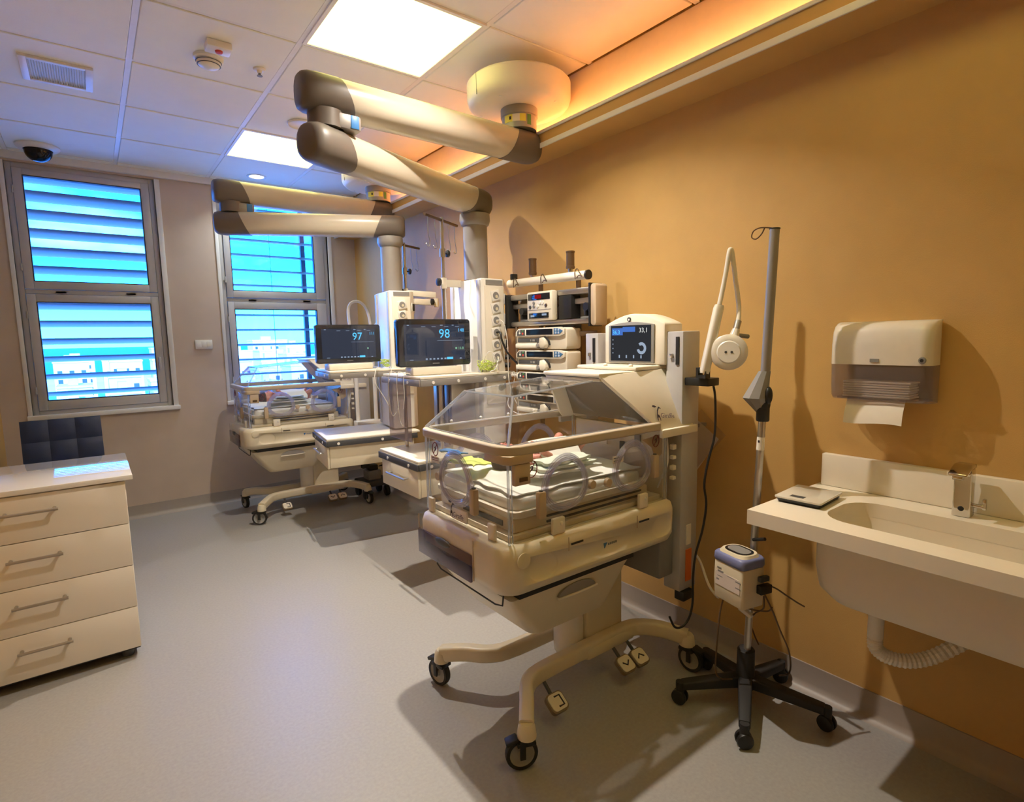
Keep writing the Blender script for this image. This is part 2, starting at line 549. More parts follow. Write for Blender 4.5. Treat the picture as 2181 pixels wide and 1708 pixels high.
# cove ledge on the right wall with its hidden light strip
cv = MB().prism([(XR, 2.285), (1.874, 2.285), (1.874, 2.357), (1.888, 2.357), (1.888, 2.303), (XR, 2.303)], 'y', YB, YF).build('trim_3', 'wall_vinyl', smooth=0)
struct(tag(cv, 'long ochre cove ledge high on the right wall', 'trim'))
MB().box(1.866, 1.8735, YB, YF, 2.279, 2.303).build('edge_strip', 'white_trim', cv, bevel=0.002)
MB().box(1.866, 1.8735, YB, YF, 2.348, 2.362).build('edge_strip', 'white_trim', cv, bevel=0.002)
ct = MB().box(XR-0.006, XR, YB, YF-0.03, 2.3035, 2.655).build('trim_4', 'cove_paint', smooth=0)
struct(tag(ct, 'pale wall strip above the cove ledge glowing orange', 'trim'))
cl = thing('cove_light', 'warm orange light strip lying hidden in the cove ledge', 'light', (1.93, 1.5, 2.304))
MB().box(1.91, 1.95, -0.9, 4.15, 2.304, 2.309).build('strip_body', 'white_trim', cl)
ld = bpy.data.lights.new('cove_glow', 'AREA')
ld.shape = 'RECTANGLE'; ld.size = 0.03; ld.size_y = 5.0; ld.energy = COVE_W*5.0; ld.color = (1.0, 0.45, 0.16); ld.spread = math.radians(110)
lo = bpy.data.objects.new('glow', ld); COL.objects.link(lo); lo.parent = cl
lo.location = (-0.02, 0.12, 0.02); lo.rotation_euler = (0, -math.radians(108), 0)

# ------------------------------------------------------------------ windows
def window(name, w, gx0, gx1, up, dn, label):
    x0, x1, z0, z1 = w
    ya, yb = YF+0.025, YF+0.085
    m = MB()
    m.box(x0, x0+0.035, ya, yb, z0, z1).box(x1-0.035, x1, ya, yb, z0, z1)
    m.box(x0+0.035, x1-0.035, ya, yb, z1-0.035, z1).box(x0+0.035, x1-0.035, ya, yb, z0, z0+0.03)
    zm = (dn[1]+up[0])/2
    m.box(x0+0.035, x1-0.035, ya, yb, zm-0.016, zm+0.016)
    o = m.build(name, 'window_alu', bevel=0.003)
    struct(tag(o, label, 'window'))
    for (a, b, c, d) in ((gx0, gx1, up[0], up[1]), (gx0, gx1, dn[0], dn[1])):
        lo_, hi_ = (zm+0.018, z1-0.037) if c > zm else (z0+0.032, zm-0.018)
        s = MB()
        y0, y1 = ya-0.012, ya+0.04
        X0, X1 = x0+0.037, x1-0.037
        s.box(X0, a, y0, y1, lo_, hi_).box(b, X1, y0, y1, lo_, hi_).box(a, b, y0, y1, lo_, c).box(a, b, y0, y1, d, hi_)
        sh = s.build('sash', 'window_alu', o, bevel=0.003)
        g = MB(); t_ = 0.006
        g.box(a, a+t_, y0+0.002, y1-0.01, c, d).box(b-t_, b, y0+0.002, y1-0.01, c, d).box(a+t_, b-t_, y0+0.002, y1-0.01, c, c+t_).box(a+t_, b-t_, y0+0.002, y1-0.01, d-t_, d)
        g.build('gasket', 'gasket', sh, smooth=0)
        MB().box(a+t_, b-t_, ya+0.012, ya+0.018, c+t_, d-t_).build('pane', 'pane_glass', sh, smooth=0)
        for hz in ((lo_+0.12, lo_+0.17), (hi_-0.17, hi_-0.12)):
            MB().cyl((X0-0.004, y0-0.004, hz[0]), (X0-0.004, y0-0.004, hz[1]), 0.006, n=8).build('hinge', 'window_alu', sh)
        for hx in (x0+0.2, x1-0.24):
            MB().box(hx, hx+0.06, y0-0.004, y0+0.002, zm-0.008, zm+0.004).build('latch', 'window_alu', sh)
    hz = dn[0]+0.22
    h = MB().box(x1-0.075, x1-0.055, ya-0.02, ya-0.012, hz, hz+0.07).obox((x1-0.065, ya-0.03, hz+0.02), (0.014, 0.014, 0.1))
    h.build('window_handle', 'window_alu', o, bevel=0.003)
    MB().box(x0-0.03, x1+0.045, YF-0.028, YF+0.03, z0-0.03, z0+0.002).build('window_sill', 'white_trim', o, bevel=0.004)
    c = MB().box(x1, x1+0.035, YF-0.01, YF+0.03, z0, z1).build('casing', 'white_trim', o, bevel=0.002)
    MB().box(x0-0.025, x0, YF-0.01, YF+0.03, z0, z1).build('casing', 'white_trim', o, bevel=0.002)
window('window_1', W1, -0.277, 0.402, (1.803, 2.521), (0.958, 1.662), 'two-sash aluminium window nearest the left edge')
window('window_2', W2, 0.990, 1.679, (1.782, 2.521), (0.958, 1.632), 'two-sash aluminium window behind the rear incubator')

def louver(x0, x1, yc, zs, w, tilt, label, cable=None, guide=None):
    o = thing('window_louver', label, 'louver', ((x0+x1)/2, yc, 0.4), 'outdoor louvers')
    p = None
    n = 10
    prof = [(w/2*math.cos(2*PI*i/n), 0.010*math.sin(2*PI*i/n)) for i in range(n)]
    c, s = math.cos(tilt), math.sin(tilt)
    poly = [(a*c+b*s, -a*s+b*c) for a, b in prof]      # inner edge (-y) lifted by a positive tilt
    for z in zs:
        if p is None:
            p = MB().prism([(yc+a, z+b) for a, b in poly], 'x', x0, x1).build('slat', 'slat_alu', o, smooth=60)
            zb = z
        else:
            share(p, 'slat', o, (0, 0, z-zb))
    if cable:
        MB().cyl((cable, yc-0.004, zs[0]), (cable, yc-0.004, zs[-1]), 0.0025, n=6).build('cable', 'slat_dark', o)
    for g in guide:
        MB().box(g-0.02, g+0.02, yc+w/2+0.006, yc+w/2+0.046, zs[0]-0.1, zs[-1]+0.1).build('guide_post', 'slat_dark', o, smooth=0)
        for zz in (zs[0]-0.07, zs[-1]+0.07):
            MB().box(g-0.012, g+0.012, YF+0.2, yc+w/2+0.0058, zz-0.012, zz+0.012).build('wall_bracket', 'slat_dark', o, smooth=0)
louver(-0.62, 0.62, YF+0.36, [0.86+0.1335*k-0.01 for k in range(-1, 15)], 0.20, math.radians(13), 'tilted aluminium louver slats outside the left window', guide=(-0.66, 0.70))
louver(0.85, 1.92, YF+0.36, [0.93+0.1335*k-0.003 for k in range(-1, 14)], 0.085, math.radians(3), 'level aluminium louver slats outside the window behind the rear incubator', cable=1.385, guide=(1.70,))

# ------------------------------------------------------------------ the city outside
gr = MB().box(-900, 2600, 30, 900, -23, -22).build('ground', 'city_ground', smooth=0)
struct(tag(gr, 'pale town ground far below the windows', 'ground'))
se = MB().box(-6000, 9000, 560, 9000, -22.4, -21.8).build('sea', 'sea', smooth=0)
struct(tag(se, 'teal sea on the horizon beyond the town', 'sea'))
def building(x, y, w, d, h, m, k, label, group=None):
    o = thing('city_building', label, 'building', (x, y, -22), group)
    b = MB().box(x-w/2, x+w/2, y-d/2, y+d/2, -22, -22+h)
    b.box(x-w/2-0.2, x+w/2+0.2, y-d/2-0.2, y+d/2+0.2, -22+h, -22+h+0.6)
    b.build('wall', m, o, smooth=0)
    MB().box(x-w*0.2, x+w*0.1, y-1.5, y+1.5, -22+h+0.6, -22+h+2.6).build('roof_house', 'city_grey', o, smooth=0)
    g = MB()
    fl_ = int((h-1.5)//3)
    nw = max(3, int(w//3.2))
    for a in range(fl_):
        for q in range(nw):
            if random.random() < 0.12: continue
            wx = x-w/2+(q+0.5)*w/nw
            g.box(wx-0.65, wx+0.65, y-d/2-0.06, y-d/2+0.05, -22+1.6+a*3, -22+3.1+a*3)
    g_ = g.build('windows', 'city_glass', o, smooth=0)
    g_['kind'] = 'stuff'
rows = [(128, 9.5, 0), (165, 11, 1), (205, 13, 2), (250, 16, 3), (310, 19, 4)]
gl = {0: 'pale low town building close below the left window', 1: 'pale low town building close below the window behind the rear incubator'}
for wi, (a0, a1) in enumerate(((-0.10, 0.115), (0.165, 0.355))):
    for d, h, k in rows:
        nb = 4
        for q in range(nb):
            a = a0+(a1-a0)*(q+0.5+random.uniform(-0.09, 0.09))/nb
            hh = h*random.uniform(0.82, 1.16)
            ww = (a1-a0)/nb*d*random.uniform(0.66, 0.78)
            mm = random.choice(['city_white', 'city_white', 'city_white', 'city_grey', 'city_red'])
            near = d < 230
            cn = {'city_white': 'white', 'city_grey': 'grey', 'city_red': 'reddish'}[mm]
            wn_ = 'left window' if wi == 0 else 'window behind the rear incubator'
            lab = ('%s blocky town building low below the %s' if near else 'small distant %s town block seen through the %s') % (cn, wn_)
            building(a*d, d, ww, 14, hh, mm, k, lab, ('near ' if near else 'far ')+('left' if wi == 0 else 'right')+' window town buildings')
building(84, 352, 19, 14, 24.4, 'city_white', 9, 'white multi-storey block rising to the horizon behind the rear incubator')

# ------------------------------------------------------------------ ceiling fixtures
for i, (px, py) in enumerate(PANELS):
    lab = ['square warm white ceiling panel light far behind the viewer', 'square warm white ceiling panel light above the viewer', 'large square warm white ceiling panel light above the nearer pendant arm', 'square warm white ceiling panel light nearest the windows'][i]
    o = thing('ceiling_panel_light', lab, 'light', (px+0.3, py+0.3, ZC), 'square ceiling panel lights')
    x0, x1, y0, y1 = px+0.006, px+0.594, py+0.006, py+0.594
    f = MB(); b = 0.016
    f.box(x0, x1, y0, y0+b, ZC-0.003, ZC+0.05).box(x0, x1, y1-b, y1, ZC-0.003, ZC+0.05).box(x0, x0+b, y0+b, y1-b, ZC-0.003, ZC+0.05).box(x1-b, x1, y0+b, y1-b, ZC-0.003, ZC+0.05)
    f.build('frame', 'ceiling_bar', o, smooth=0)
    MB().box(x0+b, x1-b, y0+b, y1-b, ZC+0.002, ZC+0.03).build('diffuser', 'panel_light', o, smooth=0)
for i, (x, y, on) in enumerate(((1.165, 4.85, 1), (1.15, 2.93, 1), (1.15, 1.73, 1))):
    lab = ['small round lit downlight in the ceiling near the windows', 'small round downlight hidden above the nearer pendant arm', 'small round downlight above the front incubator', 'small round downlight above the washbasin side', 'small round downlight behind the viewer'][i]
    o = thing('downlight', lab, 'light', (x, y, ZC), 'round ceiling downlights')
    MB().lathe([(0.072, ZC+0.0), (0.072, ZC-0.004), (0.06, ZC-0.006), (0.052, ZC-0.002), (0.052, ZC+0.01)], (x, y, 0), n=32).build('trim_ring', 'white_trim', o)
    MB().lathe([(0.051, ZC-0.0015), (0.051, ZC+0.006)], (x, y, 0), n=32).build('lens', 'spot_light', o)
    d = bpy.data.lights.new('beam', 'AREA'); d.shape = 'DISK'; d.size = 0.035; d.energy = SPOT_W if i else SPOT_W*0.22; d.color = (1.0, 0.91, 0.79) if i else (0.85, 0.95, 1.0); d.spread = math.radians(122)
    q = bpy.data.objects.new('beam', d); COL.objects.link(q); q.parent = o; q.location = (0, 0, -0.008)
o = thing('ceiling_speaker', 'round unlit cream ceiling disc beside the nearer pendant joint', 'speaker', (1.135, 3.56, ZC))
MB().lathe([(0.085, ZC), (0.085, ZC-0.006), (0.078, ZC-0.01), (0.07, ZC-0.006), (0.0, ZC-0.006)], (1.135, 3.56, 0), n=32).build('cover', 'cream_light', o)
# dome camera
o = thing('dome_camera', 'dark smoked dome camera on a white ceiling ring above the left window', 'camera', (-0.166, 4.90, ZC))
MB().lathe([(0.118, ZC), (0.118, ZC-0.008), (0.105, ZC-0.02), (0.08, ZC-0.026), (0.0, ZC-0.026)], (-0.166, 4.90, 0), n=36).build('base_ring', 'white_plastic', o)
MB().lathe([(0.078, ZC-0.026)]+[(0.074*math.cos(t*PI/20), ZC-0.034-0.066*math.sin(t*PI/20)) for t in range(10)]+[(0.0, ZC-0.1)], (-0.166, 4.90, 0), n=32).build('dome', 'dome_smoke', o, smooth=60)
MB().ell((-0.166, 4.90, ZC-0.05), (0.04, 0.04, 0.03)).build('lens_unit', 'black', o)
# ventilation grille
o = thing('ventilation_grille', 'rectangular white slotted air grille in the ceiling', 'vent', (-0.016, 3.56, ZC))
gx0, gx1, gy0, gy1 = -0.153, 0.122, 3.415, 3.70
f = MB()
f.box(gx0, gx0+0.03, gy0, gy1, ZC-0.012, ZC+0.001).box(gx1-0.03, gx1, gy0, gy1, ZC-0.012, ZC+0.001).box(gx0+0.03, gx1-0.03, gy0, gy0+0.025, ZC-0.012, ZC+0.001).box(gx0+0.03, gx1-0.03, gy1-0.025, gy1, ZC-0.012, ZC+0.001)
f.build('frame', 'white_trim', o, bevel=0.002)
MB().box(gx0+0.03, gx1-0.03, gy0+0.025, gy1-0.025, ZC-0.002, ZC+0.001).build('dark_backing', 'white_trim', o, smooth=0)
sl = MB(); k = 22
for i in range(k):
    x = gx0+0.035+(gx1-gx0-0.07)*i/(k-1)
    sl.obox((x, (gy0+gy1)/2, ZC-0.0065), (0.0016, gy1-gy0-0.05, 0.009), RY(25))
s_ = sl.build('slats', 'white_trim', o, smooth=0); s_['kind'] = 'stuff'
# detectors
o = thing('smoke_detector', 'round white smoke detector on the ceiling', 'detector', (0.545, 2.99, ZC))
MB().lathe([(0.062, ZC), (0.062, ZC-0.012), (0.054, ZC-0.018)], (0.545, 2.99, 0)).build('base', 'white_plastic', o)
MB().lathe([(0.05, ZC-0.0185), (0.052, ZC-0.03), (0.04, ZC-0.043), (0.02, ZC-0.05), (0.0, ZC-0.052)], (0.545, 2.99, 0)).build('head', 'white_plastic', o, smooth=60)
for r in (0.046, 0.051):
    MB().lathe([(r-0.002, ZC-0.022-(0.051-r)*2.4), (r+0.004, ZC-0.024-(0.051-r)*2.4), (r-0.002, ZC-0.026-(0.051-r)*2.4)], (0.545, 2.99, 0)).build('slot', 'dark_grey', o)
o = thing('alarm_indicator', 'small white ceiling box with a red lamp beside the smoke detector', 'detector', (0.56, 2.845, ZC))
MB().box(0.51, 0.61, 2.80, 2.88, ZC-0.03, ZC).build('case', 'white_plastic', o, bevel=0.005)
MB().lathe([(0.016, ZC-0.03), (0.014, ZC-0.037), (0.0, ZC-0.04)], (0.562, 2.84, 0), n=16).build('red_lamp', 'red', o, smooth=60)
o = thing('sprinkler', 'tiny white ceiling sprinkler to the right of the smoke detector', 'sprinkler', (0.762, 2.978, ZC))
MB().lathe([(0.028, ZC), (0.026, ZC-0.006), (0.012, ZC-0.008), (0.01, ZC-0.02)], (0.762, 2.978, 0), n=18).build('flange', 'white_plastic', o)
MB().lathe([(0.006, ZC-0.0202), (0.006, ZC-0.03), (0.013, ZC-0.031), (0.013, ZC-0.033), (0.0, ZC-0.034)], (0.762, 2.978, 0), n=14).build('deflector', 'mid_grey', o)
# wall plate between the windows
o = thing('wall_outlet', 'white rectangular switch plate between the two windows', 'outlet', (0.738, YF, 1.305))
MB().box(0.676, 0.80, YF-0.012, YF, 1.303, 1.375).build('plate', 'white_plastic', o, bevel=0.003)
for q in range(3):
    MB().box(0.686+q*0.036, 0.718+q*0.036, YF-0.015, YF-0.0122, 1.316, 1.362).build('rocker', 'white_plastic', o, bevel=0.001)

# ------------------------------------------------------------------ ceiling pendants
def rprof(w, h, r=0.05, n=4):
    return rrect(-w/2, w/2, -h/2, h/2, r, n)
def arm(root, a, b, z, name, blue_end):
    A = Vector((a[0], a[1], z)); B = Vector((b[0], b[1], z))
    d = (B-A).normalized(); sd = d.cross(Vector((0, 0, 1))); up = Vector((0, 0, 1))
    wd, ht = 0.15, 0.142
    pr = rprof(wd, ht, 0.058)
    m = MB()
    m.loft([[A+d*0.03+sd*x+up*y for x, y in pr], [B-d*0.03+sd*x+up*y for x, y in pr]])
    body = m.build(name, 'arm_cream', root, smooth=40)
    for P_, dd, k in ((A, -d, 0.55), (B, d, 0.55)):
        rings = []
        for t, s in ((-0.075, 1.025), (0.045, 1.025), (0.075, 0.97), (0.094, 0.83), (0.102, 0.6)):
            off = 0.45 if t < 0 else 0
            rings.append([P_+dd*(t+off*y*(1 if t < 0 else 0))+sd*(x*s)+up*(y*(s*0.5+0.5) if t > 0.05 else y*s) for x, y in pr])
        c = MB().loft(rings).build('end_cap', 'cap_grey', body, smooth=50)
    return body

def pendant(P0, P1, P2, rot, label, pole, bar_dir, link):
    o = thing('ceiling_pendant', label, 'medical pendant', (P0[0], P0[1], ZC), 'ceiling supply pendants')
    x, y = P0
    MB().lathe([(0.09, ZC), (0.09, 2.583)], (x, y, 0), n=40).build('ceiling_neck', 'cream_light', o)
    cv_ = MB().lathe([(0.0, 2.585), (0.245, 2.585), (0.256, 2.574), (0.256, 2.505), (0.250, 2.485), (0.234, 2.469), (0.21, 2.463), (0.0, 2.463)], (x, y, 0), n=56).build('ceiling_cover', 'cream_light', o, smooth=40)
    for t in (0.6, 2.2, 3.6, 5.1):
        MB().lathe([(0.006, 2.461), (0.006, 2.464)], (x+0.2*math.cos(t), y+0.2*math.sin(t), 0), n=10).build('screw', 'white_plastic', cv_)
    t = math.radians(200)
    MB().box(x-0.2568, x-0.2535, y-0.006, y-0.004, 2.48, 2.575).build('seam', 'mid_grey', cv_, smooth=0)
    sh = MB().lathe([(0.092, 2.4625), (0.092, 2.425), (0.086, 2.423), (0.086, 2.36)], (x, y, 0), n=32).build('shaft', 'tube_grey', o)
    def patch(mname, a0, a1, z0, z1, r, nm):
        q = MB(); k = 8
        ring = []
        for i in range(k+1):
            th = math.radians(a0+(a1-a0)*i/k)
            ring.append((x+r*math.cos(th), y+r*math.sin(th)))
        q.loft([[Vector((p[0], p[1], zz)) for p in ring]+[Vector((x+(p[0]-x)*0.985, y+(p[1]-y)*0.985, zz)) for p in reversed(ring)] for zz in (z0, z1)])
        return q.build(nm, mname, sh)
    va = math.degrees(math.atan2(-y, -x))
    patch('yellow', va-55, va-22, 2.385, 2.419, 0.0868, 'label')
    patch('paper', va-22, va+2, 2.385, 2.419, 0.0868, 'label')
    patch('yellow', va+2, va+22, 2.385, 2.419, 0.0868, 'label')
    patch('green', va+27, va+42, 2.372, 2.42, 0.0868, 'label')
    patch('ink', va-34, va-26, 2.395, 2.41, 0.0872, 'label')
    arm(o, P1, P0, 2.295, 'upper_arm', True)
    arm(o, P1, P2, 2.105, 'lower_arm', False)
    hub = MB().cyl((P1[0], P1[1], 2.17), (P1[0], P1[1], 2.235), 0.068, n=28).build('joint', 'cap_grey', o)
    d = (Vector((P0[0], P0[1], 0))-Vector((P1[0], P1[1], 0))).normalized()
    bx = Vector((P1[0], P1[1], 2.2))+d*0.075
    rot_ = Matrix((d, Vector((-d.y, d.x, 0)), Vector((0, 0, 1)))).transposed()
    MB().obox(bx, (0.10, 0.12, 0.06), rot_).build('joint_block', 'tube_grey', hub, bevel=0.012)
    MB().obox(bx+d*0.02+Vector((d.y, -d.x, 0))*0.0605, (0.034, 0.006, 0.05), rot_).build('brake_button', 'blue', hub, bevel=0.003)
    # column
    cx_, cy_ = P2
    MB().lathe([(0.084, 2.035), (0.086, 2.0), (0.078, 1.975), (0.069, 1.97)], (cx_, cy_, 0), n=36).build('collar', 'tube_grey', o, smooth=50)
    MB().lathe([(0.068, 2.03), (0.068, 1.672)], (cx_, cy_, 0), n=36).build('column', 'tube_grey', o)
    # service head, measured on the nearer pendant, turned and moved for the other
    C1 = Vector((1.784, 2.676, 0))
    X = Matrix.Translation(Vector((cx_, cy_, 0))) @ Matrix.Rotation(math.radians(rot), 4, 'Z') @ Matrix.Translation(-C1)
    H = lambda: MB(X)
    hd = H().prism([(1.71, 2.84), (1.71, 2.52), (1.855, 2.52), (1.893, 2.56), (1.893, 2.84)], 'z', 0.75, 1.668).build('service_head', 'white_plastic', o, bevel=0.006)
    H().box(1.703, 1.711, 2.525, 2.56, 0.76, 1.66).build('edge_extrusion', 'window_alu', hd, bevel=0.002)
    H().box(1.703, 1.711, 2.80, 2.835, 0.76, 1.66).build('edge_extrusion', 'window_alu', hd, bevel=0.002)
    H().box(1.728, 1.852, 2.508, 2.521, 0.98, 1.628).build('socket_panel', 'cream_light', hd, bevel=0.003)
    H().box(1.74, 1.85, 2.517, 2.5205, 1.634, 1.66).build('name_plate', 'mid_grey', hd)
    for k, z in enumerate((1.575, 1.508, 1.441, 1.374, 1.307, 1.24)):
        s = H().obox((1.792, 2.504, z), (0.056, 0.009, 0.056), RY(-12)).build('socket', 'white_plastic', hd, bevel=0.003)
        H().lathe([(0.020, 2.4992), (0.020, 2.5005)], (1.792, 0, z), 'y', 20).build('socket_well', 'mid_grey', hd)
        H().lathe([(0.009, 2.4982), (0.009, 2.5)], (1.797, 0, z-0.005), 'y', 12).build('socket_face', 'cream', hd)
    for k, z in enumerate((1.56, 1.45, 1.385, 1.31)):
        H().obox((1.878, 2.536, z), (0.04, 0.008, 0.058), RZ(46)).build('side_socket', 'white_plastic', hd, bevel=0.002)
        H().obox((1.882, 2.5325, z), (0.028, 0.006, 0.046), RZ(46)).build('side_socket_face', 'black', hd, bevel=0.002)
    for k, z in enumerate((1.235, 1.19, 1.145)):
        H().cyl((1.875, 2.54, z), (1.895, 2.52, z), 0.014, n=14).build('gas_valve', 'black', hd)
    # upper shelf
    s1 = H().box(1.30, 1.90, 2.482, 2.925, 1.143, 1.157).build('shelf', 'cream_light', o, bevel=0.003)
    H().box(1.2905, 1.2985, 2.474, 2.925, 1.108, 1.142).build('rail', 'tube_grey', s1, bevel=0.002)
    H().box(1.30, 1.87, 2.473, 2.481, 1.108, 1.142).build('rail', 'tube_grey', s1, bevel=0.002)
    H().box(1.31, 1.89, 2.50, 2.91, 1.118, 1.1425).build('shelf_tray', 'mid_grey', s1)
    for q in (2.60, 2.82):
        H().lathe([(0.009, 1.287), (0.007, 1.2905)], (0, q, 1.125), 'x', 12).build('screw', 'white_plastic', s1)
    for q in (1.37, 1.52, 1.69, 1.82):
        H().lathe([(0.008, 2.4695), (0.009, 2.473)], (q, 0, 1.125), 'y', 12).build('screw', 'white_plastic', s1)
    # lower shelf with its drawer, facing the aisle
    s2 = H().box(1.252, 1.86, 2.442, 2.905, 0.724, 0.738).build('drawer_shelf', 'cream_light', o, bevel=0.003)
    H().box(1.242, 1.250, 2.434, 2.905, 0.689, 0.7235).build('rail', 'dark_grey', s2, bevel=0.002)
    H().box(1.252, 1.84, 2.433, 2.441, 0.689, 0.7235).build('rail', 'dark_grey', s2, bevel=0.002)
    for q in (2.53, 2.78):
        H().lathe([(0.009, 1.2385), (0.007, 1.242)], (0, q, 0.706), 'x', 12).build('screw', 'white_plastic', s2)
    for q in (1.32, 1.60):
        H().lathe([(0.009, 2.4295), (0.007, 2.433)], (q, 0, 0.706), 'y', 12).build('screw', 'white_plastic', s2)
    H().box(1.2505, 1.84, 2.4415, 2.895, 0.69, 0.7235).build('shelf_edge', 'cream', s2)
    db = H().box(1.268, 1.82, 2.452, 2.88, 0.548, 0.6885).build('drawer_case', 'cream', s2, bevel=0.003)
    H().box(1.252, 1.267, 2.45, 2.882, 0.545, 0.683).build('drawer_front', 'cream', s2, bevel=0.003)
    hn = H().cyl((1.225, 2.55, 0.63), (1.225, 2.77, 0.63), 0.006, n=12)
    hn.cyl((1.253, 2.565, 0.63), (1.225, 2.565, 0.63), 0.005, n=10).cyl((1.253, 2.755, 0.63), (1.225, 2.755, 0.63), 0.005, n=10)
    hn.build('drawer_handle', 'steel', s2)
    # equipment panel and posts between the shelves
    if rot == 0:
     eq = H().box(1.55, 1.705, 2.60, 2.80, 0.739, 1.1075).build('equipment_panel', 'steel', o, bevel=0.004)
     for q in (0.0, 0.06, 0.12):
        H().box(1.545, 1.5495, 2.62+q, 2.635+q, 0.76, 1.09).build('panel_rib', 'bronze', eq)
     H().box(1.318, 1.324, 2.64, 2.905, 0.80, 1.1165).build('side_panel', 'smoke_white', o)
     for (px, py) in ((1.40, 2.86), (1.46, 2.56)):
        H().cyl((px, py, 0.739), (px, py, 1.1165), 0.010, n=14).build('post', 'steel', o)
    # infusion pole with hooks
    hx, hy = pole
    z1, z2 = 1.158, 2.01
    pl = MB().cyl((hx, hy, 1.0), (hx, hy, 1.66), 0.0125, n=16).cyl((hx, hy, 1.66), (hx, hy, z2+0.006), 0.010, n=16).build('infusion_pole', 'steel', o)
    bd = Vector((bar_dir[0], bar_dir[1], 0)).normalized()
    c = Vector((hx, hy, z2-0.01))
    MB().cyl(c-bd*0.18, c+bd*0.18, 0.008, n=12).build('crossbar', 'bronze', pl)
    MB().cyl((hx, hy, 1.80), (hx, hy, 1.845), 0.0165, n=16).build('sleeve', 'steel', pl)
    kx = Vector((hx, hy, 1.823))
    MB().cyl(kx+bd*0.016, kx+bd*0.04, 0.005, n=8).lathe([(0.011, 0.0), (0.02, 0.004), (0.02, 0.016), (0.01, 0.02)], kx+bd*0.04, 'x', 10).build('knob', 'black', pl)
    for t in (-0.15, -0.075, 0.08, 0.15):
        b_ = c+bd*t
        sg = bd.cross(Vector((0, 0, 1)))
        pts = [b_, b_+Vector((0, 0, -0.09)), b_+Vector((0, 0, -0.125))+bd*0.012, b_+Vector((0, 0, -0.155))+bd*0.012, b_+Vector((0, 0, -0.163))-bd*0.004, b_+Vector((0, 0, -0.15))-bd*0.022]
        MB().tube(pts, 0.0022, 6, sub=4).build('hook', 'steel', pl)
    for (a, b) in link:
        a = Vector(a); b = Vector(b); dd = (b-a)
        L = dd.length; dn = dd.normalized(); sd = dn.cross(Vector((0, 0, 1))).normalized(); up = sd.cross(dn)
        R_ = Matrix((dn, sd, up)).transposed()
        MB().obox((a+b)/2, (L, 0.026, 0.04), R_).build('link_arm', 'cream_light', pl, bevel=0.004)
        MB().cyl(a-Vector((0, 0, 0.03)), a+Vector((0, 0, 0.03)), 0.0185, n=16).build('clamp', 'cream_light', pl)
        MB().lathe([(0.010, 0.0), (0.022, 0.005), (0.022, 0.02), (0.012, 0.026)], a-Vector((0.05, 0.012, -0.005)), 'x', 9).build('knob', 'black', pl)
    return o, X
PA, XA = pendant((1.795, 2.27), (0.81, 2.25), (1.784, 2.676), 0, 'nearer ceiling supply pendant with folded cream arms and tall socket column', (1.612, 2.75), (0.85, 0.5), [((1.612, 2.75, 1.655), (1.72, 2.74, 1.655))])
PB, XB = pendant((1.795, 3.97), (0.79, 3.97), (1.68, 3.56), -8, 'farther ceiling supply pendant with folded cream arms near the windows', (1.80, 3.60), (0.85, 0.42), [((1.80, 3.60, 1.672), (1.985, 3.50, 1.655)), ((1.985, 3.50, 1.602), (1.82, 3.52, 1.608))])

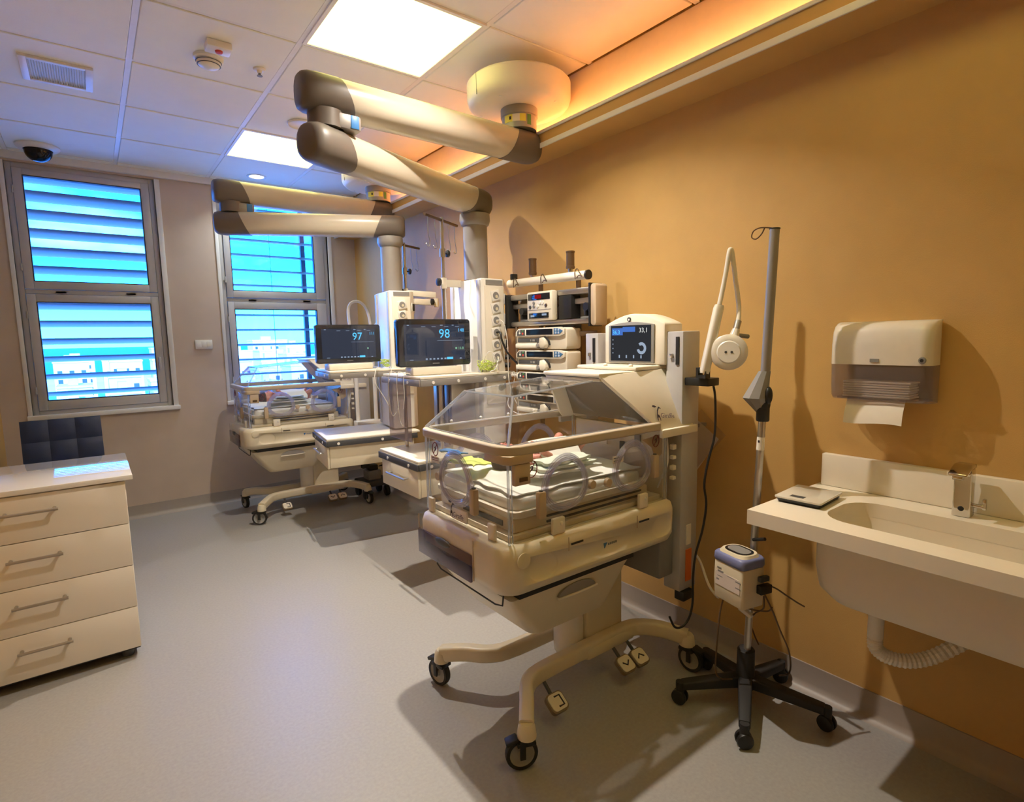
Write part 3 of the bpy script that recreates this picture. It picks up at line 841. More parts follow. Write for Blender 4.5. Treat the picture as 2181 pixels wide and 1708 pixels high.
# ------------------------------------------------------------------ patient monitors
def monitor(loc, rot, label, big, side, low, dot):
    o = thing('patient_monitor', label, 'monitor', (0, 0, 0), 'patient monitors on the pendant shelves')
    w, h = 0.425, 0.247
    z0 = 0.045
    MB().prism(rrect(-w/2, w/2, z0, z0+h, 0.016), 'y', -0.022, 0.022).build('bezel', 'bezel_black', o, bevel=0.003)
    MB().prism(rrect(-w/2+0.02, w/2-0.02, z0+0.02, z0+h-0.02, 0.02), 'y', 0.0225, 0.06).build('rear_housing', 'dark_grey', o, bevel=0.006)
    sx, sz = w/2-0.035, 0.03
    sc = MB().box(-sx, sx, -0.0232, -0.0221, z0+sz, z0+h-0.028).build('screen', 'screen_base', o, smooth=0)
    gl_ = MB().box(-w/2+0.006, w/2-0.006, -0.0246, -0.0240, z0+0.006, z0+h-0.006).build('front_glass', 'pane_glass', o, smooth=0)
    top = z0+h-0.034
    U, V = (1, 0, 0), (0, 0, 1)
    yy = -0.0234
    MB().text(big, (0.02, yy, top-0.065), U, V, 0.068).build('reading', 'screen_blue', sc, smooth=0)
    MB().text(side, (0.135, yy, top-0.033), U, V, 0.026).build('reading', 'screen_blue', sc, smooth=0)
    if low: MB().text(low, (0.135, yy, z0+0.085), U, V, 0.02).build('reading', 'screen_green', sc, smooth=0)
    MB().lathe([(0.0055, yy-0.0004), (0.0055, yy+0.0002)], (0.123, 0, z0+0.092), 'y', 12).build('alarm_dot', 'screen_green', sc)
    b = MB()
    for (x0, x1) in ((-0.16, -0.148), (0.03, 0.045), (0.10, 0.112)):
        b.box(x0, x1, yy-0.0003, yy+0.0002, top+0.0, top+0.004)
    for x0 in (-0.08, -0.02, 0.055, 0.12):
        b.box(x0, x0+0.024, yy-0.0003, yy+0.0002, top-0.007, top-0.0045)
    for i in range(6):
        b.box(-0.06+i*0.022, -0.06+i*0.022+0.011, yy-0.0003, yy+0.0002, z0+0.034, z0+0.042)
    b.box(-0.15, -0.13, yy-0.0003, yy+0.0002, z0+0.034, z0+0.037).box(0.145, 0.155, yy-0.0003, yy+0.0002, z0+0.034, z0+0.039)
    b.box(0.01, 0.165, yy-0.0003, yy+0.0002, top-0.08, top-0.0785)
    b.build('status_marks', 'screen_pale', sc, smooth=0)
    MB().box(0.065, 0.102, yy-0.0003, yy+0.0002, z0+0.033, z0+0.045).build('soft_key', 'screen_blue', sc, smooth=0)
    MB().box(-0.02, 0.02, -0.0239, -0.0222, z0+0.012, z0+0.017).build('badge', 'mid_grey', o, smooth=0)
    MB().box(-0.145, 0.145, -0.045, 0.06, 0.0, 0.042).build('base', 'cream_light', o, bevel=0.008)
    o.location = loc
    o.rotation_euler = (0, 0, math.radians(rot))
    return o
monitor((1.462, 2.62, 1.1575), -3, 'black patient monitor showing 98 on the nearer pendant shelf', '98', '148', '16.8', True)
monitor((1.345, 3.545, 1.1575), -2, 'black patient monitor showing 97 on the farther pendant shelf', '97', '111', None, True)

def cables(name, label, cat, paths, m, r=0.0025, parent=None):
    if len(paths) == 1:
        return tag(MB().tube(paths[0], r, 6, sub=5).build(name, m, at=paths[0][0]), label, cat)
    o = thing(name, label, cat, paths[0][0])
    for p in paths: MB().tube(p, r, 6, sub=5).build('lead', m, o)
    return o
def tangle(c, sx, sy, h, n, seed):
    rnd = random.Random(seed); out = []
    for i in range(n):
        p = []
        for k in range(6):
            a = 2*PI*k/6+rnd.uniform(-0.5, 0.5)
            p.append(Vector((c[0]+sx*math.cos(a)*rnd.uniform(0.5, 1), c[1]+sy*math.sin(a)*rnd.uniform(0.5, 1), c[2]+0.004+rnd.uniform(0, h))))
        out.append(p)
    return out
cables('sensor_cables', 'lime sensor leads coiled on the nearer shelf in front of the socket column', 'cable', tangle((1.72, 2.497, 1.1605), 0.075, 0.012, 0.06, 7, 3), 'lime', 0.0020)
cables('sensor_cables', 'lime sensor leads heaped between the two patient monitors', 'cable', tangle((1.60, 3.46, 1.1605), 0.075, 0.03, 0.055, 8, 5), 'lime', 0.0022)
cables('white_cables', 'thin white leads hanging off the nearer pendant shelf', 'cable',
       [[(1.34, 2.72, 1.16), (1.285, 2.70, 1.17), (1.272, 2.69, 1.06), (1.30, 2.72, 0.90), (1.36, 2.76, 0.86)],
        [(1.33, 2.80, 1.16), (1.283, 2.80, 1.165), (1.275, 2.80, 1.02), (1.29, 2.79, 0.93), (1.33, 2.78, 1.0)],
        [(1.33, 2.62, 1.16), (1.283, 2.62, 1.165), (1.278, 2.62, 1.05), (1.29, 2.66, 0.98)]], 'white_plastic', 0.002)
cables('white_cables', 'thin white leads plugged into the nearer socket column and drooping to the shelf', 'cable',
       [[(1.792, 2.498, 1.441), (1.80, 2.45, 1.43), (1.82, 2.44, 1.33), (1.83, 2.445, 1.10), (1.86, 2.42, 0.98)],
        [(1.792, 2.498, 1.24), (1.77, 2.46, 1.23), (1.745, 2.45, 1.18), (1.72, 2.47, 1.162)],
        [(1.70, 2.52, 1.17), (1.695, 2.47, 1.25), (1.72, 2.45, 1.27), (1.76, 2.45, 1.2), (1.77, 2.46, 1.17)]], 'white_plastic', 0.0025)
cables('black_power_lead', 'black power lead plugged into the nearer socket column', 'cable',
       [[(1.792, 2.498, 1.374), (1.792, 2.465, 1.372), (1.794, 2.455, 1.33), (1.83, 2.44, 1.25), (1.90, 2.40, 1.17)]], 'black', 0.006)
cables('white_cables', 'thin white leads hanging off the farther pendant shelf', 'cable',
       [[(1.52, 3.42, 1.16), (1.46, 3.375, 1.165), (1.44, 3.365, 1.08), (1.50, 3.38, 0.98), (1.55, 3.40, 0.90)],
        [(1.56, 3.42, 1.16), (1.55, 3.36, 1.165), (1.56, 3.345, 1.05), (1.58, 3.35, 0.92), (1.60, 3.36, 0.85)]], 'white_plastic', 0.0025)

# ------------------------------------------------------------------ infusion rack by the right wall
rk = thing('infusion_rack', 'wall rack of steel rails and hooks holding the infusion pumps', 'rack', (1.95, 2.17, 0.86))
for py in (2.31, 2.02):
    MB().cyl((1.955, py, 0.86), (1.955, py, 1.66), 0.013, n=14).build('post', 'bronze', rk)
    MB().lathe([(0.019, 1.672), (0.022, 1.675), (0.022, 1.684), (0.020, 1.686), (0.020, 1.748), (0.022, 1.75), (0.022, 1.757), (0.0, 1.757)], (1.90, py, 0), n=20).build('post_cup', 'bronze', rk)
    MB().cyl((1.90, py, 1.63), (1.90, py, 1.672), 0.012, n=12).build('cup_stem', 'steel', rk)
    for z in (0.95, 1.49):
        MB().box(1.955, XR, py-0.012, py+0.012, z-0.012, z+0.012).build('wall_bracket', 'steel', rk, bevel=0.002)
MB().cyl((1.88, 1.885, 1.630), (1.88, 2.49, 1.640), 0.021, n=20).build('top_rail', 'cream_light', rk)
MB().cyl((1.88, 1.874, 1.630), (1.88, 1.8845, 1.630), 0.0225, n=20).build('rail_cap', 'black', rk)
MB().box(1.865, 1.90, 2.44, 2.465, 1.659, 1.69).build('rail_clamp', 'black', rk, bevel=0.004)
for py in (2.40, 2.17, 1.92):
    z = 1.633
    MB().tube([(1.857, py+0.022, z-0.02), (1.855, py+0.022, z+0.012), (1.858, py+0.01, z+0.028), (1.855, py-0.012, z+0.005), (1.85, py-0.03, z-0.012), (1.852, py-0.008, z-0.004), (1.853, py+0.008, z-0.016)], 0.0024, 6, sub=4).build('rail_hook', 'bronze', rk)
MB().box(1.875, 1.915, 1.85, 2.48, 1.545, 1.575).build('frame_rail', 'steel', rk, bevel=0.008)
MB().box(1.875, 1.915, 1.85, 2.48, 1.403, 1.43).build('frame_rail', 'steel', rk, bevel=0.008)
MB().box(1.895, 1.925, 1.85, 2.48, 1.50, 1.527).build('inner_bar', 'steel', rk, bevel=0.003)
MB().box(1.935, 1.945, 1.86, 2.47, 1.42, 1.56).build('back_plate', 'mid_grey', rk)
MB().prism(rrect(2.481, 2.515, 1.395, 1.58, 0.014), 'x', 1.862, 1.935).build('end_plate', 'black', rk, bevel=0.004)
MB().prism(rrect(1.812, 1.848, 1.393, 1.586, 0.016), 'x', 1.862, 1.94).build('end_plate', 'tan', rk, bevel=0.006)
MB().box(1.858, 1.94, 1.8485, 1.856, 1.39, 1.59).build('end_gasket', 'black', rk)
MB().box(1.87, 1.934, 1.985, 2.075, 1.432, 1.544).build('device_bracket', 'black', rk, bevel=0.004)
for py in (2.37, 1.885):
    MB().box(1.86, 1.90, py-0.013, py+0.003, 1.44, 1.475).build('clamp_lever', 'black', rk, bevel=0.004)
    MB().cyl((1.856, py-0.012, 1.482), (1.89, py-0.012, 1.482), 0.019, n=14).build('clamp_knob', 'black', rk)
MB().box(1.90, 1.945, 1.99, 2.22, 1.36, 1.402).build('lower_bracket', 'black_soft', rk, bevel=0.006)
MB().box(1.90, 1.93, 1.84, 1.96, 1.345, 1.37).build('side_bar', 'bronze', rk, bevel=0.003)
MB().cyl((1.91, 2.475, 0.88), (1.91, 2.475, 1.42), 0.006, n=10).build('thin_rod', 'steel', rk)

U, V = (0, -1, 0), (0, 0, 1)      # lettering on faces that look along -x
fp = thing('feeding_pump', 'upright beige pump with a red display clamped on the rack rails', 'infusion pump', (1.86, 2.18, 1.425))
MB().box(1.835, 1.874, 2.085, 2.285, 1.428, 1.575).build('case', 'cream_light', fp, bevel=0.009)
MB().box(1.8325, 1.8352, 2.10, 2.27, 1.533, 1.564).build('display', 'screen_black', fp, bevel=0.001)
MB().box(1.8315, 1.8326, 2.165, 2.215, 1.538, 1.558).build('digits', 'led_red', fp)
MB().box(1.8325, 1.8352, 2.11, 2.265, 1.44, 1.467).build('lower_window', 'screen_black', fp, bevel=0.001)
MB().box(1.8318, 1.8327, 2.22, 2.25, 1.447, 1.457).box(1.8318, 1.8327, 2.125, 2.16, 1.452, 1.462).build('window_marks', 'screen_pale', fp)
for (py, pz, mm) in ((2.225, 1.518, 'mid_grey'), (2.225, 1.50, 'mid_grey'), (2.255, 1.498, 'dark_grey'), (2.13, 1.502, 'bronze'), (2.175, 1.518, 'white_plastic'), (2.155, 1.517, 'white_plastic'), (2.195, 1.5, 'white_plastic')):
    MB().lathe([(0.0095, 1.8352), (0.008, 1.831), (0.0, 1.8305)], (0, py, pz), 'x', 14).build('button', mm, fp)
MB().box(1.8335, 1.8352, 2.095, 2.275, 1.482, 1.4835).build('door_seam', 'mid_grey', fp)

def pump(z, label):
    o = thing('syringe_pump', label, 'infusion pump', (1.88, 2.18, z), 'stack of syringe pumps on the rack')
    y0, y1 = 1.985, 2.38         # right end (towards the viewer), left end
    xf = 1.84
    def pt(p): return p
    MB().prism(rrect(y0, y1, z, z+0.106, 0.016), 'x', xf, 1.936).build('case', 'cream_light', o, bevel=0.006)
    face = [(y1-0.004, z+0.066), (y1-0.004, z+0.09), (y1-0.03, z+0.107), (y0+0.03, z+0.109), (y0+0.006, z+0.1), (y0+0.006, z+0.074), (y0+0.04, z+0.064)]
    MB().prism(face, 'x', xf-0.012, xf-0.0002).build('front_bezel', 'white_gloss', o, bevel=0.003)
    MB().box(xf-0.0136, xf-0.0122, 2.075, 2.283, z+0.073, z+0.101).build('display', 'screen_black', o)
    MB().prism([(y1-0.018, z+0.07), (y1-0.018, z+0.09), (y1-0.034, z+0.102), (2.295, z+0.102), (2.295, z+0.07)], 'x', xf-0.0136, xf-0.0122).build('key_pad', 'dark_grey', o)
    MB().prism([(2.065, z+0.073), (2.065, z+0.103), (2.03, z+0.102), (2.0, z+0.09), (2.02, z+0.076)], 'x', xf-0.0136, xf-0.0122).build('key_pad', 'ink_blue', o)
    for (py, pz, mm) in ((2.338, 0.083, 'white_plastic'), (2.312, 0.08, 'red'), (2.312, 0.094, 'green'), (2.338, 0.095, 'mid_grey')):
        MB().lathe([(0.0062, xf-0.0137), (0.005, xf-0.0155), (0.0, xf-0.016)], (0, py, z+pz), 'x', 12).build('key', mm, o)
    for py in (2.05, 2.03):
        for pz in (0.081, 0.095):
            MB().lathe([(0.0062, xf-0.0137), (0.005, xf-0.0155), (0.0, xf-0.016)], (0, py, z+pz), 'x', 12).build('key', 'screen_key', o)
    MB().box(xf-0.006, xf-0.0002, 2.205, 2.366, z+0.034, z+0.056).build('syringe_bed', 'dark_grey', o, bevel=0.002)
    MB().box(xf-0.0072, xf-0.0062, 2.222, 2.24, z+0.04, z+0.05).box(xf-0.0072, xf-0.0062, 2.25, 2.258, z+0.04, z+0.05).build('bed_marks', 'mid_grey', o)
    MB().box(xf-0.02, xf-0.0002, 2.20, 2.372, z+0.004, z+0.03).build('drive_cover', 'white_gloss', o, bevel=0.007)
    MB().box(xf-0.014, xf-0.0002, 2.168, 2.198, z+0.004, z+0.058).build('clamp_block', 'dark_grey', o, bevel=0.003)
    MB().lathe([(0.012, xf-0.0142), (0.010, xf-0.02), (0.0, xf-0.021)], (0, 2.184, z+0.02), 'x', 14).build('clamp_button', 'mid_grey', o)
    MB().prism([(2.16, z+0.058), (2.138, z+0.06), (2.118, z+0.045), (2.112, z+0.02), (2.125, z+0.006), (2.158, z+0.006), (2.165, z+0.03)], 'x', xf-0.03, xf-0.0002).build('plunger_grip', 'cream_light', o, bevel=0.006)
    MB().tube([(xf-0.012, 2.135, z+0.062), (xf-0.014, 2.105, z+0.045), (xf-0.012, 2.098, z+0.02)], 0.005, 8, sub=4).build('grip_arm', 'black', o)
    return o
MATS['screen_key'] = mat('key_blue', (0.42, 0.52, 0.70), 0.4)
for i, lab in enumerate(('topmost syringe pump of the stack, just under the rack rails', 'second syringe pump from the top of the stack', 'third syringe pump from the top, partly hidden by the incubator hood', 'lowest syringe pump, seen through the clear incubator hood')):
    pump(1.283-0.1135*i, lab)
o = thing('stopcock_manifold', 'small white tap manifold clipped beside the pump stack', 'manifold', (1.87, 2.44, 1.136))
MB().cyl((1.87, 2.385, 1.136), (1.87, 2.50, 1.136), 0.006, n=10).build('bar', 'white_plastic', o)
for k in range(5):
    MB().cyl((1.87, 2.40+k*0.022, 1.128), (1.87, 2.40+k*0.022, 1.152), 0.006, n=8).build('tap', 'white_plastic', o)
cables('infusion_line', 'thin clear infusion line hanging beside the pump stack', 'tube', [[(1.87, 2.44, 1.128), (1.85, 2.45, 1.06), (1.80, 2.42, 0.98), (1.70, 2.2, 0.96), (1.62, 1.95, 1.0)], [(1.885, 2.40, 1.128), (1.86, 2.40, 1.02), (1.84, 2.38, 0.93)]], 'white_plastic', 0.002)

# ------------------------------------------------------------------ incubator (built once where the front one stands)
inc = thing('incubator', 'front infant incubator with clear hood on a cream wheeled base', 'incubator', (1.35, 1.525, 0), 'infant incubators')
def ring(x0, x1, y0, y1, r, z, n=6):
    return [Vector((a, b, z)) for a, b in rrect(x0, x1, y0, y1, r, n)]
# tub-shaped bed body
tb = MB().loft([ring(0.945, 1.70, 1.285, 1.765, 0.05, 0.562), ring(0.918, 1.722, 1.262, 1.788, 0.06, 0.572), ring(0.907, 1.732, 1.250, 1.80, 0.065, 0.60), ring(0.905, 1.735, 1.250, 1.80, 0.065, 0.69), ring(0.911, 1.729, 1.256, 1.794, 0.062, 0.712), ring(0.93, 1.71, 1.272, 1.778, 0.05, 0.722)]).build('bed_body', 'cream', inc, smooth=50)
def carve(ob, cutters):
    tmp = []
    for c in cutters:
        k = c.build('cut', 'cream', smooth=60); tmp.append(k)
        md = ob.modifiers.new('cut', 'BOOLEAN'); md.operation = 'DIFFERENCE'; md.object = k; md.solver = 'EXACT'
    dg = bpy.context.evaluated_depsgraph_get()
    me = bpy.data.meshes.new_from_object(ob.evaluated_get(dg))
    ob.modifiers.clear(); ob.data = me
    for k in tmp: bpy.data.objects.remove(k, do_unlink=True)
carve(tb, [MB().ell((x, y, 0.64), (0.06, 0.014, 0.043), 28, 16) for x in (1.055, 1.63) for y in (1.2495, 1.8005)])
for x in (1.17, 1.50):
    MB().box(x, x+0.052, 1.2475, 1.252, 0.682, 0.688).build('side_slot', 'black', tb)
    MB().box(x-0.012, x-0.009, 1.2485, 1.2505, 0.665, 0.71).build('side_seam', 'tan', tb)
MB().lathe([(0.024, 1.2495), (0.024, 1.246), (0.012, 1.243), (0.0, 1.2425)], (0.975, 0, 0.682), 'y', 20).build('corner_knob', 'cream', tb)
MB().box(0.897, 0.9065, 1.425, 1.775, 0.572, 0.662).build('smoked_drawer', 'smoke_purple', inc, bevel=0.003)
MB().ell((0.899, 1.60, 0.655), (0.006, 0.05, 0.014)).build('drawer_pull', 'dark_grey', inc)
for (y0, y1) in ((1.775, 1.779), (1.416, 1.420)):
    MB().box(0.9035, 0.9062, y0, y1, 0.58, 0.712).build('body_seam', 'tan', tb)
# lettering on the foot plate and on the side
pl = MB().box(0.936, 0.943, 1.50, 1.60, 0.735, 0.776).build('name_plate', 'white_plastic', inc, bevel=0.003)
MB().text('Giraffe', (0.936, 1.586, 0.7445), (0, -1, 0), (0, 0, 1), 0.0245, 0.0006, shear=0.1).build('lettering', 'ink_purple', pl, smooth=0)
def giraffe_mark(o, ux, uy, s, parent):
    o = Vector(o); ux = Vector(ux); uy = Vector(uy); n = ux.cross(uy)
    polys = [[(0, 0), (0.10, 0), (0.30, 0.62), (0.55, 0.95), (0.42, 1.02), (0.20, 0.70)], [(0.40, 0.98), (0.72, 0.86), (0.76, 0.94), (0.52, 1.10)], [(-0.30, 1.05), (0.0, 0.98), (0.28, 1.06), (0.05, 1.2), (-0.2, 1.22)], [(0.12, 0), (0.42, 0), (0.36, 0.22), (0.20, 0.34)], [(0.0, -0.3), (0.09, -0.3), (0.14, 0.02), (0.02, 0.02)], [(0.33, -0.3), (0.41, -0.3), (0.41, 0.02), (0.30, 0.02)]]
    q = MB()
    for p in polys:
        q.add([o+ux*(a*s)+uy*(b*s)+n*0.0007 for a, b in p], [tuple(range(len(p)))])
    q.build('emblem', 'ink', parent, smooth=0)
giraffe_mark((0.936, 1.602, 0.752), (0, -1, 0), (0, 0, 1), 0.036, pl)
q = MB().prism([(1.318, 0.651), (1.334, 0.651), (1.322, 0.633)], 'y', 1.2478, 1.2502)
q.build('badge', 'ink_blue', tb, smooth=0)
q = MB()
for i in range(5):
    q.box(1.34+i*0.009, 1.346+i*0.009, 1.2482, 1.2502, 0.64, 0.6475)
q.build('badge_marks', 'mid_grey', tb, smooth=0)
# deck, mattress tray and mattress
dk = MB().box(0.965, 1.68, 1.30, 1.775, 0.7225, 0.742).build('deck', 'cream', inc, bevel=0.004)
MB().box(0.99, 1.62, 1.312, 1.762, 0.7425, 0.788).build('tray_base', 'cream', inc, bevel=0.006)
MB().box(1.12, 1.58, 1.308, 1.3122, 0.752, 0.759).box(1.12, 1.58, 1.308, 1.3122, 0.77, 0.777).build('tray_slots', 'dark_grey', inc)
MB().box(0.986, 0.9902, 1.37, 1.60, 0.755, 0.772).build('tray_slots', 'dark_grey', inc)
MB().loft([ring(0.985, 1.60, 1.305, 1.768, 0.03, 0.7885), ring(0.975, 1.61, 1.298, 1.775, 0.03, 0.80), ring(0.975, 1.61, 1.298, 1.775, 0.03, 0.812)]).build('mattress_tray', 'cream_light', inc, smooth=40)
MB().loft([ring(0.995, 1.59, 1.315, 1.758, 0.03, 0.8125), ring(0.99, 1.595, 1.31, 1.763, 0.04, 0.83), ring(0.995, 1.59, 1.315, 1.758, 0.035, 0.846), ring(1.02, 1.57, 1.335, 1.74, 0.03, 0.851)]).build('mattress', 'cloth_white', inc, smooth=60)
# hood, lower walls
hw = []
def wall(a, b, c, d):
    return MB().quad(a, b, c, d, 0.005)
ZL, ZH = 0.7225, 1.0
def ringpane(fixed, c0, c1, side):
    pass
wn = MB().box(0.957, 1.69, 1.2855, 1.2905, ZL, ZH).build('side_wall', 'acrylic', inc, smooth=0)
wfr = MB().box(0.957, 1.69, 1.7875, 1.7925, ZL, ZH).build('side_wall', 'acrylic', inc, smooth=0)
wft = MB().box(0.949, 0.954, 1.289, 1.789, ZL, ZH).build('end_wall', 'acrylic', inc, smooth=0)
for (x, y) in ((0.953, 1.288), (0.953, 1.79), (1.69, 1.288), (1.69, 1.79)):
    MB().cyl((x, y, ZL), (x, y, ZH), 0.0045, n=10).build('corner_strip', 'acrylic_edge', inc)
    MB().cyl((x+0.012, y, ZL), (x+0.012, y, ZH), 0.002, n=8).build('corner_strip', 'acrylic_edge', inc)
MB().box(1.695, 1.715, 1.30, 1.775, ZL, 0.985).build('head_panel', 'cream', inc, bevel=0.004)
for (y, z, s, mm) in ((1.42, 0.93, 0.03, 'mid_grey'), (1.50, 0.90, 0.022, 'dark_grey'), (1.60, 0.92, 0.034, 'white_plastic'), (1.60, 0.93, 0.012, 'dark_grey')):
    MB().box(1.688 if mm != 'dark_grey' else 1.686, 1.6945, y-s/2, y+s/2, z-s*0.8, z+s*0.8).build('head_port', mm, inc, bevel=0.002)
# portholes: nested soft rings with latches
def egg(c, rx, rz, axis, off, n=28):
    out = []
    for i in range(n):
        t = 2*PI*i/n
        a = rx*math.cos(t)*(1-0.16*math.sin(t)); b = rz*math.sin(t)
        out.append(Vector((c[0]+a, off, c[1]+b)) if axis == 'y' else Vector((off, c[0]+a, c[1]+b)))
    return out
def porthole(c, axis, off, sgn, rx=0.095, rz=0.088, latch=None, kn=None):
    g = MB()
    for k, (s, dd) in enumerate(((1.02, 0.005), (0.955, 0.009), (0.89, 0.010), (0.825, 0.007))):
        g.tube(egg(c, rx*s, rz*s, axis, off+sgn*dd), 0.0046, 7, closed=True)
    p = g.build('porthole_ring', 'porthole_clear', inc, smooth=60)
    e1 = egg(c, rx*0.80, rz*0.80, axis, off+sgn*0.004); e2 = egg(c, rx*0.80, rz*0.80, axis, off+sgn*0.001)
    MB().loft([e1, e2]).build('porthole_door', 'acrylic', inc, smooth=0)
    if latch:
        a, b = latch
        q = MB()
        if axis == 'y': q.box(a-0.014, a+0.014, *sorted((off+sgn*0.002, off+sgn*0.024)), b-0.045, b+0.04)
        else: q.box(*sorted((off+sgn*0.002, off+sgn*0.024)), a-0.014, a+0.014, b-0.045, b+0.04)
        l = q.build('latch', 'tan', inc, bevel=0.005)
        e = (a, off+sgn*0.0125, b+0.0405) if axis == 'y' else (off+sgn*0.0125, a, b+0.0405)
        MB().cyl(e, Vector(e)+Vector((0, 0, 0.003)), 0.007, n=12).build('latch_pin', 'dark_grey', l)
    if kn:
        a, b = kn
        c0 = Vector((a, off, b)) if axis == 'y' else Vector((off, a, b))
        n_ = Vector((0, sgn, 0)) if axis == 'y' else Vector((sgn, 0, 0))
        MB().cyl(c0+n_*0.001, c0+n_*0.012, 0.017, 0.014, n=16).build('hinge_knob', 'tan', inc)
porthole((1.176, 0.882), 'y', 1.2855, -1, latch=(1.066, 0.832), kn=(1.295, 0.852))
porthole((1.497, 0.884), 'y', 1.2855, -1, latch=(1.612, 0.868), kn=(1.372, 0.845))
porthole((1.575, 0.875), 'x', 0.949, -1, 0.10, 0.09, latch=(1.452, 0.826), kn=(1.69, 0.862))
porthole((1.176, 0.882), 'y', 1.7925, 1, latch=(1.066, 0.832))
porthole((1.497, 0.884), 'y', 1.7925, 1)
# no-smoking style round signs on the clear walls
def sign(c, axis, off, sgn, r=0.026):
    ux = Vector((1, 0, 0)) if axis == 'y' else Vector((0, -1, 0))
    c = Vector((c[0], off+sgn*0.0012, c[1])) if axis == 'y' else Vector((off+sgn*0.0012, c[0], c[1]))
    up = Vector((0, 0, 1))
    q = MB().tube([c+ux*(r*0.82*math.cos(2*PI*i/24))+up*(r*math.sin(2*PI*i/24)) for i in range(24)], 0.0016, 5, closed=True)
    q.tube([c+ux*(-r*0.5)+up*(-r*0.75), c+ux*(r*0.5)+up*(r*0.75)], 0.0014, 5)
    s_ = q.build('warning_sign', 'red_brown', inc)
    MB().tube([c+up*0.002+ux*-0.006, c+up*0.008, c+up*0.003+ux*0.006, c-up*0.006], 0.0012, 5, sub=3).build('sign_mark', 'ink', s_)
    return s_
sign((1.04, 0.945), 'y', 1.2855, -1)
sign((1.632, 0.955), 'y', 1.2855, -1, 0.022)
sign((1.715, 0.955), 'x', 0.949, -1, 0.024)
lb = MB().box(0.9472, 0.9488, 1.69, 1.745, 0.905, 0.928).build('caution_label', 'paper', inc)
MB().box(0.9466, 0.9472, 1.695, 1.74, 0.921, 0.923).box(0.9466, 0.9472, 1.695, 1.735, 0.914, 0.916).build('label_lines', 'red_brown', lb)
lb = MB().box(1.40, 1.455, 1.2838, 1.2854, 0.905, 0.93).build('caution_label', 'paper', inc)
MB().box(1.405, 1.45, 1.2832, 1.2838, 0.921, 0.924).box(1.405, 1.445, 1.2832, 1.2838, 0.912, 0.914).build('label_lines', 'ink', lb)
MB().prism([(1.565, 0.965), (1.68, 0.975), (1.68, 0.90), (1.645, 0.88), (1.62, 0.93)], 'y', 1.293, 1.297).build('corner_plate', 'tan', inc)
# top rail
prf = rrect(-0.013, 0.013, -0.016, 0.014, 0.006, 3)
rl = MB().sweep([(1.63, 1.274, 1.012), (1.2, 1.274, 1.012), (1.03, 1.274, 1.012), (0.975, 1.279, 1.012), (0.945, 1.305, 1.012), (0.938, 1.36, 1.012), (0.938, 1.55, 1.012), (0.938, 1.72, 1.012), (0.945, 1.77, 1.012), (0.975, 1.795, 1.012), (1.03, 1.80, 1.012), (1.2, 1.80, 1.012), (1.63, 1.80, 1.012)], prf, sub=4).build('hood_rail', 'rail_tan', inc, smooth=40)
MB().prism([(0.945, 1.262), (1.03, 1.262), (1.03, 1.275), (0.957, 1.284), (0.948, 1.38), (0.930, 1.38), (0.930, 1.285)], 'z', 0.972, 0.9995).build('corner_guard', 'tan', inc, bevel=0.004)
MB().prism([(0.962, 1.266), (1.022, 1.266), (1.022, 1.2845), (0.962, 1.2845)], 'z', 0.906, 0.9715).build('corner_clip', 'tan', inc, bevel=0.004)
MB().box(0.978, 1.008, 1.2632, 1.2662, 0.918, 0.93).build('clip_slot', 'bronze', inc)
# hood, upper canopy of sloping clear panels
a1, a2 = Vector((0.955, 1.287, 1.026)), Vector((0.955, 1.787, 1.026))
b1, b2 = Vector((1.05, 1.385, 1.158)), Vector((1.05, 1.662, 1.158))
c1, c2 = Vector((1.405, 1.385, 1.186)), Vector((1.405, 1.662, 1.186))
d1, d2 = Vector((1.625, 1.284, 1.026)), Vector((1.625, 1.790, 1.026))
for (p, q, r, s, nm) in ((a1, b1, b2, a2, 'canopy_end'), (d1, c1, b1, a1, 'canopy_side'), (a2, b2, c2, d2, 'canopy_side'), (b1, c1, c2, b2, 'canopy_top')):
    MB().quad(p, q, r, s, 0.004).build(nm, 'acrylic', inc, smooth=0)
for (p, q, r) in ((a1, b1, 0.0045), (a2, b2, 0.0065), (b1, b2, 0.0036), (b1, c1, 0.0036), (b2, c2, 0.0036), (a1, d1, 0.0022), (a2, d2, 0.0022), (a1, a2, 0.0022)):
    MB().cyl(p, q, r, n=8).build('canopy_edge', 'acrylic_edge', inc)
for q in range(4):
    p = a2.lerp(d2, 0.15+0.2*q)+Vector((0, -0.01, 0.012))
    MB().ell(p, (0.006, 0.006, 0.006), 10, 6).build('hood_stud', 'white_plastic', inc)
# head housing: cheeks, roof, lip
hs = MB().quad((1.43, 1.374, 1.203), (1.80, 1.362, 1.215), (1.838, 1.262, 0.988), (1.628, 1.262, 1.0), 0.016)
hd_ = hs.build('housing_cheek', 'cream_light', inc, bevel=0.004)
MB().quad((1.43, 1.676, 1.203), (1.628, 1.806, 1.0), (1.838, 1.806, 0.988), (1.80, 1.688, 1.215), 0.016).build('housing_cheek', 'cream_light', inc, bevel=0.004)
MB().box(1.425, 1.80, 1.372, 1.678, 1.196, 1.21).build('roof', 'cream_light', inc, bevel=0.004)
MB().box(1.435, 1.62, 1.378, 1.672, 1.181, 1.1935).build('roof_lip', 'cream_light', inc, bevel=0.003)
MB().box(1.432, 1.70, 1.382, 1.668, 1.1932, 1.1963).build('lip_gap', 'dark_grey', inc)
MB().box(1.615, 1.802, 1.366, 1.684, 1.2105, 1.226).build('roof_step', 'cream_light', inc, bevel=0.006)
MB().box(1.78, 1.80, 1.30, 1.76, 0.985, 1.196).build('housing_back', 'cream_light', inc, bevel=0.003)
MB().box(1.628, 1.842, 1.250, 1.268, 0.968, 0.999).build('cheek_foot', 'cream_light', inc, bevel=0.005)
